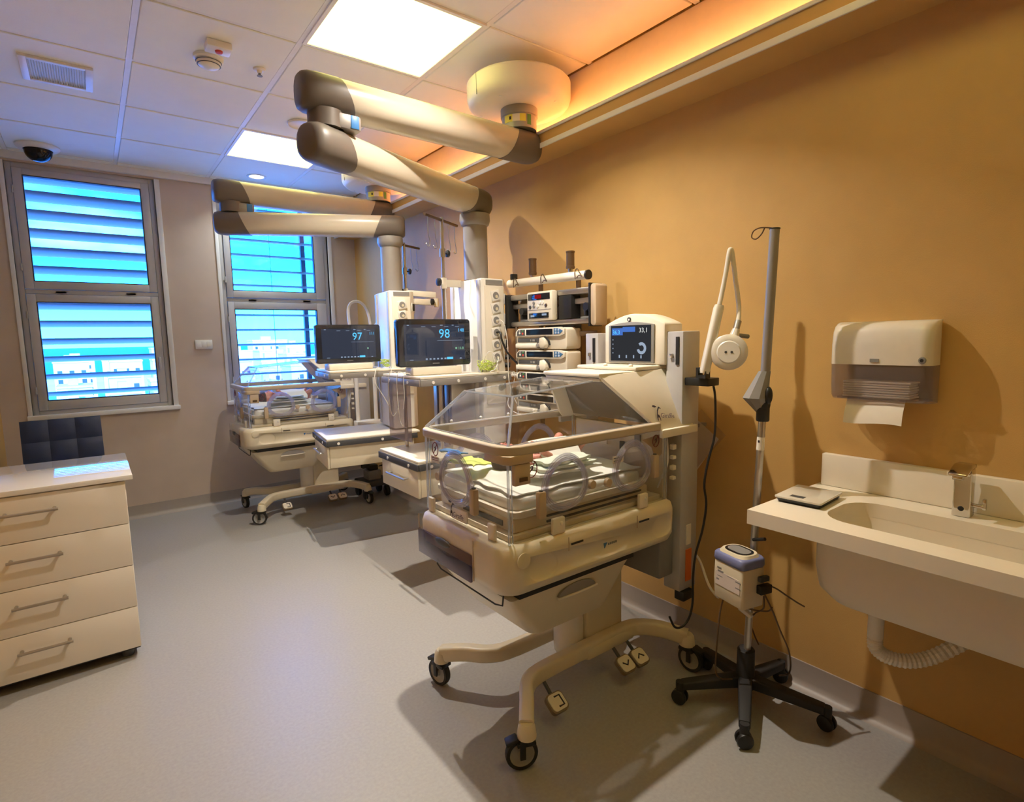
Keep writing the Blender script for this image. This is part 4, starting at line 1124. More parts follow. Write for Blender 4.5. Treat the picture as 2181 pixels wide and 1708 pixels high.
MB().box(1.628, 1.842, 1.80, 1.818, 0.968, 0.999).build('cheek_foot', 'cream_light', inc, bevel=0.005)
MB().quad((1.50, 1.405, 1.175), (1.665, 1.31, 1.01), (1.665, 1.758, 1.01), (1.50, 1.645, 1.175), 0.008).build('inner_panel', 'dark_panel', inc)
for y in (1.40, 1.53):
    MB().ell((1.625, y, 1.229), (0.009, 0.009, 0.008), 12, 8).build('roof_knob', 'cream_light', inc)
# lettering on the near cheek, which leans outwards
ux = Vector((1, 0, -0.02)).normalized(); uy = Vector((-0.13, 0.098, 0.205)).normalized()
o_ = Vector((1.695, 1.2925, 1.038)); n_ = ux.cross(uy)
def on_cheek(x, z):
    # plane of the cheek outer face
    P_, A_, B_ = Vector((1.43, 1.374, 1.203)), Vector((1.80, 1.362, 1.215)), Vector((1.628, 1.262, 1.0))
    n = (A_-P_).cross(B_-P_).normalized()
    y = P_.y-(n.x*(x-P_.x)+n.z*(z-P_.z))/n.y
    return Vector((x, y, z)), (n if n.y < 0 else -n)
p0, nn = on_cheek(1.648, 1.040)
p1, _ = on_cheek(1.76, 1.028)
p2, _ = on_cheek(1.66, 1.10)
ux = (p1-p0).normalized(); uy = nn.cross(ux)
off = nn*0.0015
MB().text('Giraffe', p0+off+ux*0.006, ux, uy, 0.026, 0.0005, shear=0.1).build('lettering', 'ink_purple', hd_, smooth=0)
giraffe_mark(p0+off-ux*0.014, ux, uy, 0.04, hd_)
# uprights behind, display unit between them
for (y0, y1) in ((1.268, 1.345), (1.705, 1.782)):
    p = MB().box(1.765, 1.872, y0, y1, 0.335, 1.356).build('upright', 'window_alu', inc, bevel=0.005)
    MB().box(1.7615, 1.7655, (y0+y1)/2-0.022, (y0+y1)/2-0.008, 1.23, 1.335).build('upright_slot', 'black', p)
    MB().box(1.757, 1.7655, (y0+y1)/2+0.004, (y0+y1)/2+0.018, 1.255, 1.272).build('upright_catch', 'steel', p, bevel=0.002)
MB().box(1.80, 1.835, 1.2645, 1.2675, 0.37, 0.50).build('warning_strip', 'orange', inc)
MB().box(1.775, 1.835, 1.255, 1.30, 0.295, 0.3345).build('power_inlet', 'black', inc, bevel=0.004)
MB().box(1.80, 1.83, 1.2645, 1.2675, 0.52, 0.60).build('info_label', 'paper', inc)
MB().box(1.68, 1.7645, 1.30, 1.75, 0.40, 0.66).build('power_box', 'mid_grey', inc, bevel=0.006)
def arch(y0, y1, z0, z1, h, n=12):
    pts = [(y0, z0), (y1, z0), (y1, z1)]
    for i in range(1, n):
        t = i/n
        pts.append((y1+(y0-y1)*t, z1+h*math.sin(PI*t)))
    return pts+[(y0, z1)]
ds = MB().prism(arch(1.342, 1.653, 1.2265, 1.388, 0.042), 'x', 1.752, 1.865).build('display_unit', 'cream_light', inc, bevel=0.008)
MB().prism(arch(1.388, 1.625, 1.232, 1.386, 0.012), 'x', 1.7455, 1.7525).build('display_frame', 'mid_grey', inc, bevel=0.003)
sc = MB().box(1.7435, 1.7458, 1.402, 1.611, 1.24, 1.384).build('display_screen', 'screen_dark', inc, smooth=0)
xs = 1.7428
MB().box(xs, xs+0.0006, 1.545, 1.603, 1.345, 1.374).box(xs, xs+0.0006, 1.48, 1.545, 1.358, 1.378).build('screen_tile', 'screen_panel', sc, smooth=0)
MB().text('36,3', (xs, 1.600, 1.349), (0, -1, 0), (0, 0, 1), 0.024).build('reading', 'screen_blue', sc, smooth=0)
MB().text('33,1', (xs, 1.460, 1.355), (0, -1, 0), (0, 0, 1), 0.026).build('reading', 'screen_white', sc, smooth=0)
q = MB()
for i in range(18):
    t0, t1 = 2*PI*i/22+0.9, 2*PI*(i+1)/22+0.9
    cc = (1.447, 1.292)
    q.add([(xs, cc[0]+r*math.cos(t), cc[1]+r*math.sin(t)) for r, t in ((0.012, t0), (0.024, t0), (0.024, t1), (0.012, t1))], [(0, 1, 2, 3)])
q.build('dial_symbol', 'screen_pale', sc, smooth=0)
q = MB()
for i in range(4): q.box(xs, xs+0.0005, 1.56-i*0.038, 1.566-i*0.038, 1.252, 1.264)
for i in range(4): q.box(xs, xs+0.0005, 1.596, 1.600, 1.27+i*0.018, 1.275+i*0.018)
q.build('soft_keys', 'screen_pale', sc, smooth=0)
MB().lathe([(0.0085, 1.7525), (0.0085, 1.747), (0.0, 1.7465)], (0, 1.517, 1.408), 'x', 16).build('alarm_lamp', 'dark_grey', inc)
MB().lathe([(0.004, 1.7468), (0.004, 1.7455)], (0, 1.515, 1.407), 'x', 10).build('lamp_glint', 'white_plastic', inc)
# latches standing on the body rim
for (x, y, w_, d_) in ((1.135, 1.268, 0.05, 0.012), (1.545, 1.268, 0.045, 0.012)):
    l = MB().box(x-w_/2, x+w_/2, y-0.003, y+d_, 0.7225, 0.775).build('rim_latch', 'cream_light', inc, bevel=0.004)
    MB().lathe([(0.007, y-0.0032), (0.005, y-0.007), (0.0, y-0.0075)], (x+0.008, 0, 0.757), 'y', 12).build('latch_screw', 'white_plastic', l)
for (x, y) in ((0.937, 1.74), (0.937, 1.36)):
    MB().box(x-0.003, x+0.01, y-0.018, y+0.018, 0.7225, 0.775).build('rim_latch', 'cream_light', inc, bevel=0.004)
# storage tub under the body
MB().box(0.99, 1.52, 1.292, 1.758, 0.538, 0.5625).build('gap_shade', 'black', inc)  # black slab painted in as the shaded gap between body and tub
tu = MB().loft([ring(1.085, 1.43, 1.345, 1.705, 0.04, 0.362), ring(1.07, 1.445, 1.335, 1.715, 0.045, 0.378), ring(0.975, 1.495, 1.305, 1.745, 0.02, 0.512), ring(0.96, 1.502, 1.296, 1.754, 0.012, 0.5375)]).build('storage_tub', 'cream', inc, smooth=35)
def half(cx_, cz, w_, h_, n=14):
    return [(cx_+w_*math.cos(PI*i/n), cz+h_*math.sin(PI*i/n)) for i in range(n+1)]
MB().prism(half(1.245, 0.488, 0.085, 0.034), 'y', 1.2985, 1.318).build('tub_handle', 'tube_grey', tu, smooth=60)
MB().tube([(1.155, 1.297, 0.486), (1.245, 1.296, 0.484), (1.335, 1.297, 0.486)], 0.004, 8, sub=3).build('handle_lip', 'cream_light', tu)
MB().tube([(0.955, 1.73, 0.56), (0.948, 1.73, 0.525), (0.946, 1.70, 0.515), (0.946, 1.36, 0.512), (0.948, 1.325, 0.52), (0.95, 1.32, 0.56)], 0.0028, 6).build('wire_bail', 'black', inc)
# pedestal and base
pd = MB().box(1.44, 1.645, 1.455, 1.60, 0.165, 0.545).build('pedestal', 'cream', inc, bevel=0.012)
MB().box(1.40, 1.67, 1.41, 1.64, 0.115, 0.1645).build('pedestal_foot', 'cream', inc, bevel=0.012)
MB().lathe([(0.045, 0.105), (0.058, 0.12), (0.06, 0.14), (0.06, 0.36)], (1.41, 1.525, 0), n=28).build('motor_cover', 'white_plastic', inc, smooth=50)
legp = rrect(-0.024, 0.024, -0.03, 0.028, 0.012, 3)
def yy(y, s): return y if s < 0 else 3.05-y
for s in (-1, 1):
    pts = [(0.985, 1.262, 0.135), (1.045, 1.335, 0.15), (1.10, 1.40, 0.153), (1.18, 1.432, 0.153), (1.40, 1.437, 0.153), (1.62, 1.437, 0.153), (1.70, 1.415, 0.153), (1.76, 1.35, 0.150), (1.812, 1.262, 0.136)]
    MB().sweep([(x, yy(y, s), z) for x, y, z in pts], legp, sub=4).build('base_leg', 'cream', inc, smooth=45)
for (x, y, ang) in ((0.985, 1.262, -24), (0.985, 1.788, -78), (1.812, 1.262, 95), (1.812, 1.788, 10)):
    c = MB().lathe([(0.031, 0.104), (0.031, 0.112), (0.027, 0.14), (0.02, 0.15)], (x, y, 0), n=18).build('caster_socket', 'cream', inc)
    d = Vector((math.cos(math.radians(ang)), math.sin(math.radians(ang)), 0)); sd = Vector((-d.y, d.x, 0))
    w0 = Vector((x, y, 0.052))-d*0.018
    R_ = Matrix((d, sd, Vector((0, 0, 1)))).transposed()
    fk = MB().cyl((x, y, 0.092), (x, y, 0.1038), 0.026, n=16)
    for k in (-1, 1):
        fk.obox(w0+sd*(0.021*k)+Vector((0, 0, 0.02)), (0.019, 0.006, 0.06), R_)
    fk.obox(Vector((x, y, 0.09))-d*0.005, (0.06, 0.048, 0.012), R_)
    f_ = fk.build('caster_fork', 'black', inc, bevel=0.002)
    q = MB(); q.lathe([(0.040, -0.012), (0.05, -0.012), (0.052, -0.008), (0.052, 0.008), (0.05, 0.012), (0.040, 0.012), (0.040, -0.012)], (0, 0, 0), 'x', 28, caps=False)
    q.v = [w0+sd*v.x+d*v.y+Vector((0, 0, 1))*v.z for v in q.v]
    q.build('caster_tyre', 'black_soft', inc, smooth=50)
    q = MB(); q.lathe([(0.0, -0.013), (0.010, -0.014), (0.014, -0.008), (0.034, -0.006), (0.0395, -0.011), (0.0395, 0.011), (0.034, 0.006), (0.014, 0.008), (0.010, 0.014), (0.0, 0.013)], (0, 0, 0), 'x', 28)
    q.v = [w0+sd*v.x+d*v.y+Vector((0, 0, 1))*v.z for v in q.v]
    q.build('caster_hub', 'hub_grey', inc, smooth=50)
    MB().obox(Vector((x, y, 0.099))-d*0.05, (0.04, 0.034, 0.014), R_ @ RY(-18)).build('brake_tab', 'black', inc, bevel=0.004)
for (x, y, gl_) in ((1.19, 1.35, 'box'), (1.548, 1.352, 'down'), (1.628, 1.352, 'up')):
    R_ = RX(32)
    c = Vector((x, y, 0.078))
    b = MB(); pr = rrect(-0.036, 0.036, -0.034, 0.034, 0.016)
    b.loft([[c+R_ @ Vector((p[0], p[1], h)) for p in pr] for h in (-0.012, 0.004)]).build('pedal', 'dark_tan', inc)
    pr2 = rrect(-0.031, 0.031, -0.029, 0.029, 0.014)
    MB().loft([[c+R_ @ Vector((p[0], p[1], h)) for p in pr2] for h in (0.0042, 0.0085)]).build('pedal_pad', 'cream_light', inc)
    if gl_ == 'box': pts = [(-0.004, -0.013), (0.013, -0.013), (0.013, 0.013), (-0.004, 0.013)]
    elif gl_ == 'down': pts = [(-0.012, 0.005), (0, -0.006), (0.012, 0.005)]
    else: pts = [(-0.012, -0.005), (0, 0.006), (0.012, -0.005)]
    MB().tube([c+R_ @ Vector((p[0]*1.35, p[1]*1.35, 0.0092)) for p in pts], 0.0030, 6).build('pedal_mark', 'ink', inc)
    MB().cyl(c+Vector((0, 0.012, -0.004)), c+Vector((0, 0.08, 0.05)), 0.007, n=10).build('pedal_arm', 'dark_grey', inc)
for (a, b, c) in (((1.69, 1.30, 0.80), (1.71, 1.29, 0.86), (1.72, 1.30, 0.95)), ((1.69, 1.32, 0.76), (1.70, 1.30, 0.83), (1.71, 1.30, 0.90))):
    MB().tube([a, b, c], 0.003, 6, sub=5).build('side_tube', 'white_plastic', inc)
for (z, s) in ((0.92, 0.02), (0.88, 0.014), (0.84, 0.018), (0.80, 0.013)):
    MB().box(1.72, 1.74, 1.272, 1.29, z-s/2, z+s/2).build('side_connector', 'cream_light', inc, bevel=0.003)

inc2 = copy_tree(inc)
inc2.location = (1.35-0.075, 1.525+3.05, 0)
tag(inc2, 'rear infant incubator with clear hood in front of the window', 'incubator', 'infant incubators')

# ------------------------------------------------------------------ the babies and their bedding
def capsule(m, a, b, r0, r1, k=6):
    a = Vector(a); b = Vector(b)
    for i in range(k+1):
        t = i/k; r = r0+(r1-r0)*t
        m.ell(a.lerp(b, t), (r, r, r), 12, 8)
def baby(name, loc, rotz, label):
    m = MB()
    # lying on the back along +x, crown of the head at -x
    m.ell((0, 0, 0.048), (0.054, 0.046, 0.045), 20, 14)
    m.ell((0.012, 0, 0.066), (0.036, 0.036, 0.032), 16, 10)
    m.ell((0.030, 0, 0.078), (0.022, 0.026, 0.020), 14, 8)     # cheeks and mouth
    m.ell((0.020, 0, 0.099), (0.009, 0.006, 0.007), 10, 6)      # nose
    m.ell((0.038, 0, 0.094), (0.004, 0.011, 0.005), 10, 6)      # lips
    m.ell((0.048, 0, 0.083), (0.010, 0.014, 0.010), 10, 6)      # chin
    for s in (-1, 1):
        m.ell((0.006, s*0.017, 0.092), (0.005, 0.010, 0.005), 10, 6)   # closed eyelids
        m.ell((0.012, s*0.045, 0.052), (0.013, 0.006, 0.012), 10, 6)   # ears
    capsule(m, (0.045, 0, 0.045), (0.075, 0, 0.042), 0.024, 0.028, 3)
    m.ell((0.13, 0, 0.045), (0.07, 0.052, 0.040), 18, 12)
    m.ell((0.195, 0, 0.044), (0.062, 0.050, 0.042), 18, 12)
    m.ell((0.245, 0, 0.040), (0.042, 0.048, 0.036), 16, 10)
    arms = [((0.09, -0.046, 0.048), (0.135, -0.078, 0.055), (0.085, -0.07, 0.092)), ((0.09, 0.046, 0.048), (0.13, 0.08, 0.05), (0.065, 0.075, 0.075))]
    for sh, el, ha in arms:
        capsule(m, sh, el, 0.0165, 0.0135, 5); capsule(m, el, ha, 0.0135, 0.010, 5)
        ha = Vector(ha); dr = (ha-Vector(el)).normalized()
        m.ell(ha+dr*0.012, (0.012, 0.011, 0.009), 10, 8)
        sd = dr.cross(Vector((0, 1, 0))).normalized()
        for f in range(4):
            b0 = ha+dr*0.019+sd*(-0.0085+0.0057*f)
            L = (0.011, 0.013, 0.0125, 0.010)[f]
            mid = b0+dr*L*0.7
            capsule(m, b0, mid, 0.0034, 0.0031, 3)
            capsule(m, mid, mid+(dr*0.3+Vector((0, 0.9, 0.1)))*L*0.7, 0.0031, 0.0028, 3)
        capsule(m, ha+dr*0.006-sd*0.010, ha+dr*0.016-sd*0.016, 0.0038, 0.0032, 3)
    for s in (-1, 1):
        hip = Vector((0.262, s*0.030, 0.042)); kn = Vector((0.325, s*0.062, 0.082)); an = Vector((0.305, s*0.040, 0.026))
        capsule(m, hip, kn, 0.024, 0.018, 6); capsule(m, kn, an, 0.017, 0.012, 6)
        capsule(m, an, an+Vector((0.034, s*0.006, -0.004)), 0.011, 0.010, 4)
    p = m.build(name, 'skin', at=(0, 0, 0))
    md = p.modifiers.new('blend', 'REMESH'); md.mode = 'VOXEL'; md.voxel_size = 0.0026; md.use_smooth_shade = True
    sm = p.modifiers.new('soften', 'SMOOTH'); sm.factor = 0.5; sm.iterations = 4
    dg = bpy.context.evaluated_depsgraph_get()
    me = bpy.data.meshes.new_from_object(p.evaluated_get(dg))
    p.modifiers.clear(); old = p.data; p.data = me; bpy.data.meshes.remove(old)
    me.polygons.foreach_set('use_smooth', [True]*len(me.polygons))
    hr = MB()
    rings = []
    n = 20
    for j in range(7):
        ph = PI*0.5*j/6
        rings.append([Vector((-0.012-0.046*math.sin(ph), 0.0485*math.cos(ph)*math.cos(2*PI*i/n), 0.049+0.0475*math.cos(ph)*math.sin(2*PI*i/n))) for i in range(n)])
    hr.loft(rings).build('hair', 'hair', p, smooth=60)
    p.location = loc; p.rotation_euler = (0, 0, rotz)
    tag(p, label, 'person', 'newborns in the incubators')
    return p
# spread sheet with soft creases over the mattress
def sheet(name, x0, x1, y0, y1, z, amp, m, label, cat, seed, th=0.004, nx=40, ny=32, drop=None, lift=None):
    rnd = random.Random(seed)
    ks = [(rnd.uniform(10, 45), rnd.uniform(-40, 40), rnd.uniform(0, 6)) for _ in range(6)]
    def hgt(x, y):
        v = sum(math.sin(kx*x+ky*y+ph) for kx, ky, ph in ks)/len(ks)
        h = z+amp*(0.5+0.5*v)
        if lift: h += lift(x, y)
        return h
    top = []; bot = []
    for j in range(ny+1):
        for i in range(nx+1):
            x = x0+(x1-x0)*i/nx+0.006*math.sin(j*0.7+seed); y = y0+(y1-y0)*j/ny+0.006*math.sin(i*0.6+seed*2)
            h = hgt(x, y)
            top.append((x, y, h+th)); bot.append((x, y, h))
    N = (nx+1)*(ny+1); fs = []
    for j in range(ny):
        for i in range(nx):
            a = j*(nx+1)+i
            fs.append((a, a+1, a+nx+2, a+nx+1)); fs.append((N+a+nx+1, N+a+nx+2, N+a+1, N+a))
    for i in range(nx):
        a = i; fs.append((a+1, a, N+a, N+a+1)); a = ny*(nx+1)+i; fs.append((a, a+1, N+a+1, N+a))
    for j in range(ny):
        a = j*(nx+1); fs.append((a, a+nx+1, N+a+nx+1, N+a)); a += nx; fs.append((a+nx+1, a, N+a, N+a+nx+1))
    o = MB().add(top+bot, fs).build(name, m, smooth=60, at=((x0+x1)/2, (y0+y1)/2, z))
    tag(o, label, cat)
    return o
def nest(cx_, cy_, r, h):
    # rolled cloth edge round the baby
    def f(x, y):
        d = math.hypot((x-cx_)/1.55, y-cy_)
        return h*math.exp(-((d-r)/0.028)**2)
    return f
for k, (dx, dy, w_) in enumerate(((0, 0, 'front'), (-0.075, 3.05, 'rear'))):
    sheet('bed_sheet', 1.005+dx, 1.585+dx, 1.32+dy, 1.755+dy, 0.8515, 0.010, 'cloth_white', 'creased white sheet covering the %s incubator mattress' % w_, 'sheet', 3+k, lift=nest(1.28+dx, 1.54+dy, 0.125, 0.030))
    baby('person', (1.135+dx, 1.54+dy, 0.866), 0.06, 'newborn lying on its back in the %s incubator' % w_)
    for j, (x0, x1, y0, y1, z, mm) in enumerate(((1.12, 1.40, 1.345, 1.445, 0.884, 'cloth_white'), (1.15, 1.385, 1.35, 1.44, 0.900, 'cloth_green'), (1.17, 1.37, 1.355, 1.435, 0.916, 'cloth_green'))):
        sheet('folded_cloth', x0+dx, x1+dx, y0+dy, y1+dy, z, 0.007, mm, '%s folded cloth of the pile beside the newborn in the %s incubator' % (('lowest', 'middle', 'topmost')[j], w_), 'cloth', 20+j+k*7, th=0.009, nx=24, ny=12)
    sheet('swaddle_blanket', 1.235+dx, 1.425+dx, 1.445+dy, 1.645+dy, 0.936, 0.010, 'cloth_white', 'white blanket over the newborn in the %s incubator' % w_, 'blanket', 11+k, th=0.005, nx=28, ny=24, lift=lambda x, y, a=dx, b=dy: 0.022*math.exp(-((y-1.548-b)/0.042)**2)-0.75*max(0, abs(y-1.548-b)-0.045))
sheet('muslin_cloth', 1.0, 1.09, 1.55, 1.72, 0.895, 0.022, 'cloth_lime', 'lime green muslin cloth at the foot end of the front incubator', 'cloth', 31, nx=18, ny=22)
sheet('muslin_cloth', 0.985, 1.03, 1.64, 1.755, 0.925, 0.018, 'blue', 'blue cloth at the foot end corner of the front incubator', 'cloth', 33, nx=14, ny=16)

# ------------------------------------------------------------------ washbasin on the right wall
sk = thing('washbasin', 'long cream solid-surface washbasin counter on the ochre wall', 'sink', (1.82, 0.3, 0.5))
CY0, CY1 = -0.42, 0.888
bx0, bx1, by0, by1 = 1.665, 1.925, -0.10, 0.722
hole = rrect(bx0, bx1, by0, by1, 0.085, 8)
outer = [(1.573, CY0), (XR-0.001, CY0), (XR-0.001, CY1), (1.573, CY1)]
def counter():
    bm = bmesh.new()
    me = bpy.data.meshes.new('counter')
    def loop(pts, z): return [bm.verts.new((a, b, z)) for a, b in pts]
    for z in (0.758, 0.803):
        o_ = loop(outer, z); h_ = loop(hole, z)
        es = [bm.edges.new((o_[i], o_[(i+1) % len(o_)])) for i in range(len(o_))]+[bm.edges.new((h_[i], h_[(i+1) % len(h_)])) for i in range(len(h_))]
        bmesh.ops.triangle_fill(bm, use_beauty=True, use_dissolve=False, edges=es)
        if z == 0.758: lo_, lh = o_, h_
        else: ho_, hh = o_, h_
    for a, b in ((lo_, ho_), (lh, hh)):
        for i in range(len(a)):
            j = (i+1) % len(a)
            bm.faces.new((a[i], a[j], b[j], b[i]))
    bmesh.ops.recalc_face_normals(bm, faces=bm.faces)
    bm.verts.ensure_lookup_table()
    vs = [v.co.copy() for v in bm.verts]; ix = {v: i for i, v in enumerate(bm.verts)}
    fs = [tuple(ix[v] for v in f.verts) for f in bm.faces]
    bm.free()
    return MB().add(vs, fs)
counter().build('counter', 'sink_stone', sk, smooth=30)
MB().box(2.030, XR-0.001, CY0, CY1-0.014, 0.8032, 0.917).build('backsplash', 'sink_stone', sk, bevel=0.004)
# basin: outer shell and inner bowl as one lofted skin
def inset(x0, x1, y0, y1, r, z): return ring(x0, x1, y0, y1, r, z, 8)
MB().loft([inset(bx0, bx1, by0, by1, 0.085, 0.7575), inset(bx0+0.004, bx1-0.004, by0+0.004, by1-0.004, 0.085, 0.66), inset(bx0+0.025, bx1-0.02, by0+0.03, by1-0.03, 0.08, 0.60), inset(bx0+0.06, bx1-0.05, by0+0.07, by1-0.07, 0.06, 0.585), inset(bx0+0.062, bx1-0.052, by0+0.072, by1-0.072, 0.06, 0.572), inset(bx0+0.015, bx1-0.01, by0+0.015, by1-0.015, 0.085, 0.55), inset(bx0-0.012, bx1+0.012, by0-0.012, by1+0.012, 0.09, 0.585), inset(bx0-0.02, bx1+0.02, by0-0.02, by1+0.02, 0.09, 0.64), inset(bx0-0.02, bx1+0.02, by0-0.02, by1+0.02, 0.09, 0.7575)], cap=False).build('basin', 'sink_stone', sk, smooth=50)
bowl = MB().loft([inset(bx0+0.055, bx1-0.045, by0+0.065, by1-0.065, 0.06, 0.5725), inset(bx0+0.055, bx1-0.045, by0+0.065, by1-0.065, 0.06, 0.586)]).build('basin_floor', 'sink_stone', sk)
MB().lathe([(0.022, 0.5862), (0.022, 0.5885), (0.0, 0.5885)], (1.80, 0.31, 0), n=20).build('waste', 'chrome', sk)
# tap
fa = thing('faucet', 'short chrome sensor tap standing behind the basin', 'faucet', (1.985, 0.458, 0.8035))
def tilt_ring(w_, d_, z, dx, r=0.006): return [Vector((1.985+dx+a, 0.458+b, z)) for a, b in rrect(-d_/2, d_/2, -w_/2, w_/2, r, 3)]
MB().loft([tilt_ring(0.044, 0.044, 0.8035, 0), tilt_ring(0.043, 0.042, 0.86, -0.002), tilt_ring(0.042, 0.042, 0.925, -0.006), tilt_ring(0.042, 0.044, 0.945, -0.008)]).build('body', 'chrome', fa, bevel=0.003, smooth=40)
MB().prism([(2.0, 0.9455), (1.955, 0.9455), (1.925, 0.936), (1.905, 0.931), (1.905, 0.939), (1.93, 0.949), (1.958, 0.958), (2.0, 0.957)], 'y', 0.436, 0.480).build('spout', 'chrome', fa, bevel=0.003)
MB().box(1.908, 1.925, 0.446, 0.470, 0.921, 0.9325).build('aerator', 'chrome', fa, bevel=0.002)
MB().lathe([(0.0075, 1.9625), (0.006, 1.9612), (0.0, 1.961)], (0, 0.458, 0.828), 'x', 16).build('sensor_eye', 'black', fa)
MB().cyl((1.985, 0.4365, 0.838), (1.985, 0.412, 0.838), 0.0065, n=12).build('mixer_stem', 'chrome', fa)
MB().obox((1.985, 0.410, 0.846), (0.01, 0.009, 0.032)).build('mixer_lever', 'chrome', fa, bevel=0.002)
# ribbed drain
dr = thing('drain_hose', 'white ribbed drain hose looping under the washbasin', 'pipe', (1.85, 0.52, 0.37))
MB().cyl((1.80, 0.60, 0.549), (1.80, 0.60, 0.43), 0.021, n=18).build('tailpiece', 'white_plastic', dr)
path = spline([Vector(p) for p in ((1.80, 0.60, 0.43), (1.80, 0.597, 0.40), (1.812, 0.575, 0.378), (1.84, 0.53, 0.372), (1.88, 0.485, 0.388), (1.93, 0.44, 0.425), (2.0, 0.40, 0.46), (XR, 0.38, 0.47))], 10)
MB().tube(path, [0.0185+0.003*(i % 2) for i in range(len(path))], 12).build('ribbed_hose', 'white_plastic', dr, smooth=20)
MB().lathe([(0.035, XR-0.004), (0.03, XR-0.0005)], (0, 0.38, 0.47), 'x', 18).build('wall_rose', 'white_plastic', dr)
# scale on the counter
sc_ = thing('kitchen_scale', 'flat glass-topped digital scale on the counter end', 'scale', (1.812, 0.815, 0.8035))
R_ = RZ(4)
def sq(w_, d_, z, r): return [Vector((1.812, 0.815, z))+R_ @ Vector((a, b, 0)) for a, b in rrect(-w_/2, w_/2, -d_/2, d_/2, r, 3)]
MB().loft([sq(0.165, 0.125, 0.8035, 0.008), sq(0.178, 0.135, 0.817, 0.008)]).build('base', 'black', sc_)
MB().loft([sq(0.184, 0.14, 0.8173, 0.006), sq(0.184, 0.14, 0.8235, 0.006)]).build('glass_top', 'scale_glass', sc_, bevel=0.001)
MB().obox(Vector((1.812, 0.815, 0.8239))+R_ @ Vector((-0.06, 0.01, 0)), (0.022, 0.042, 0.0006), R_).build('display', 'dark_grey', sc_, smooth=0)
# towel dispenser
dp = thing('towel_dispenser', 'white wall-mounted paper towel dispenser with smoky lower half', 'dispenser', (1.99, 0.69, 1.12))
y0, y1 = 0.548, 0.83
def dsec(z, x, r=0.03): return [Vector((a, b, z)) for a, b in rrect(x, XR-0.0005, y0, y1, r, 5)]
MB().loft([dsec(1.237, 1.945, 0.03), dsec(1.30, 1.943, 0.032), dsec(1.34, 1.948, 0.034), dsec(1.358, 1.958, 0.036), dsec(1.368, 1.975, 0.036), dsec(1.373, 2.0, 0.03)]).build('cover', 'white_gloss', dp, smooth=50)
m = MB()
sec = [dsec(1.2365, 1.948, 0.028), dsec(1.17, 1.95, 0.03), dsec(1.135, 1.955, 0.03), dsec(1.122, 1.968, 0.03)]
m.loft(sec, cap=False)
m.build('smoky_window', 'smoke_white', dp, smooth=50)
MB().box(1.975, XR-0.001, y0+0.02, y1-0.02, 1.124, 1.130).build('bottom_plate', 'smoke_white', dp)
MB().lathe([(0.0105, 1.9455), (0.009, 1.941), (0.0, 1.9405)], (0, 0.569, 1.253), 'x', 16).build('lock', 'mid_grey', dp)
MB().lathe([(0.005, 1.9403), (0.005, 1.9395)], (0, 0.569, 1.253), 'x', 10).build('keyhole', 'black', dp)
MB().box(1.9415, 1.944, 0.682, 0.706, 1.246, 1.256).build('badge', 'mid_grey', dp)
tp = MB()
for k in range(7):
    tp.box(1.965+0.002*(k % 2), 2.045, 0.60+0.002*(k % 3), 0.79, 1.132+k*0.0075, 1.138+k*0.0075)
o = tp.build('paper_towel_stack', 'paper', bevel=0.002, at=(2.0, 0.69, 1.132))
tag(o, 'stack of folded paper towels seen through the smoky dispenser window', 'paper towel')
rows_ = []
for k in range(9):
    t = k/8
    rows_.append([Vector((1.985-0.03*t-0.006*math.sin(PI*t), yv, 1.134-0.085*t+0.004*math.sin((yv-0.6)*30))) for yv in [0.615+0.165*i/10 for i in range(11)]])
m = MB(); vs = [p for r in rows_ for p in r]+[p+Vector((0.0012, 0, 0.0003)) for r in rows_ for p in r]
fs = []
N = 99
for k in range(8):
    for i in range(10):
        a = k*11+i
        fs.append((a, a+1, a+12, a+11)); fs.append((N+a+11, N+a+12, N+a+1, N+a))
for k in range(8):
    for a, b in ((k*11, (k+1)*11), (k*11+10, (k+1)*11+10)): fs.append((a, b, N+b, N+a))
for i in range(10):
    for a in (i, 88+i): fs.append((a, a+1, N+a+1, N+a))
o = m.add(vs, fs).build('paper_towel', 'paper', smooth=60, at=(1.97, 0.69, 1.05))
tag(o, 'white paper towel hanging out of the dispenser', 'paper towel')

# ------------------------------------------------------------------ infusion stand
st = thing('infusion_stand', 'chrome infusion stand on a black five-legged castor base', 'infusion stand', (1.80, 1.005, 0))
base = Vector((1.80, 1.008, 0)); topp = Vector((1.80, 0.95, 1.68))
def along(z): return base.lerp(topp, z/1.68)
MB().lathe([(0.03, 0.06), (0.036, 0.075), (0.036, 0.10), (0.031, 0.115), (0.03, 0.205), (0.026, 0.21), (0.0, 0.21)], (1.80, 1.005, 0), n=24).build('hub', 'black_soft', st)
MB().cyl(along(0.20), along(1.075), 0.0125, n=18).build('lower_pole', 'steel', st)
MB().cyl(along(1.07), along(1.677), 0.0155, n=18).build('upper_pole', 'tube_grey', st)
MB().lathe([(0.019, 1.045), (0.021, 1.05), (0.021, 1.09), (0.023, 1.10), (0.024, 1.135), (0.017, 1.145)], (1.80, along(1.09).y, 0), n=18).build('height_clamp', 'black', st)
MB().ell((1.79, along(1.13).y-0.022, 1.135), (0.016, 0.012, 0.03)).build('clamp_lever', 'black', st)
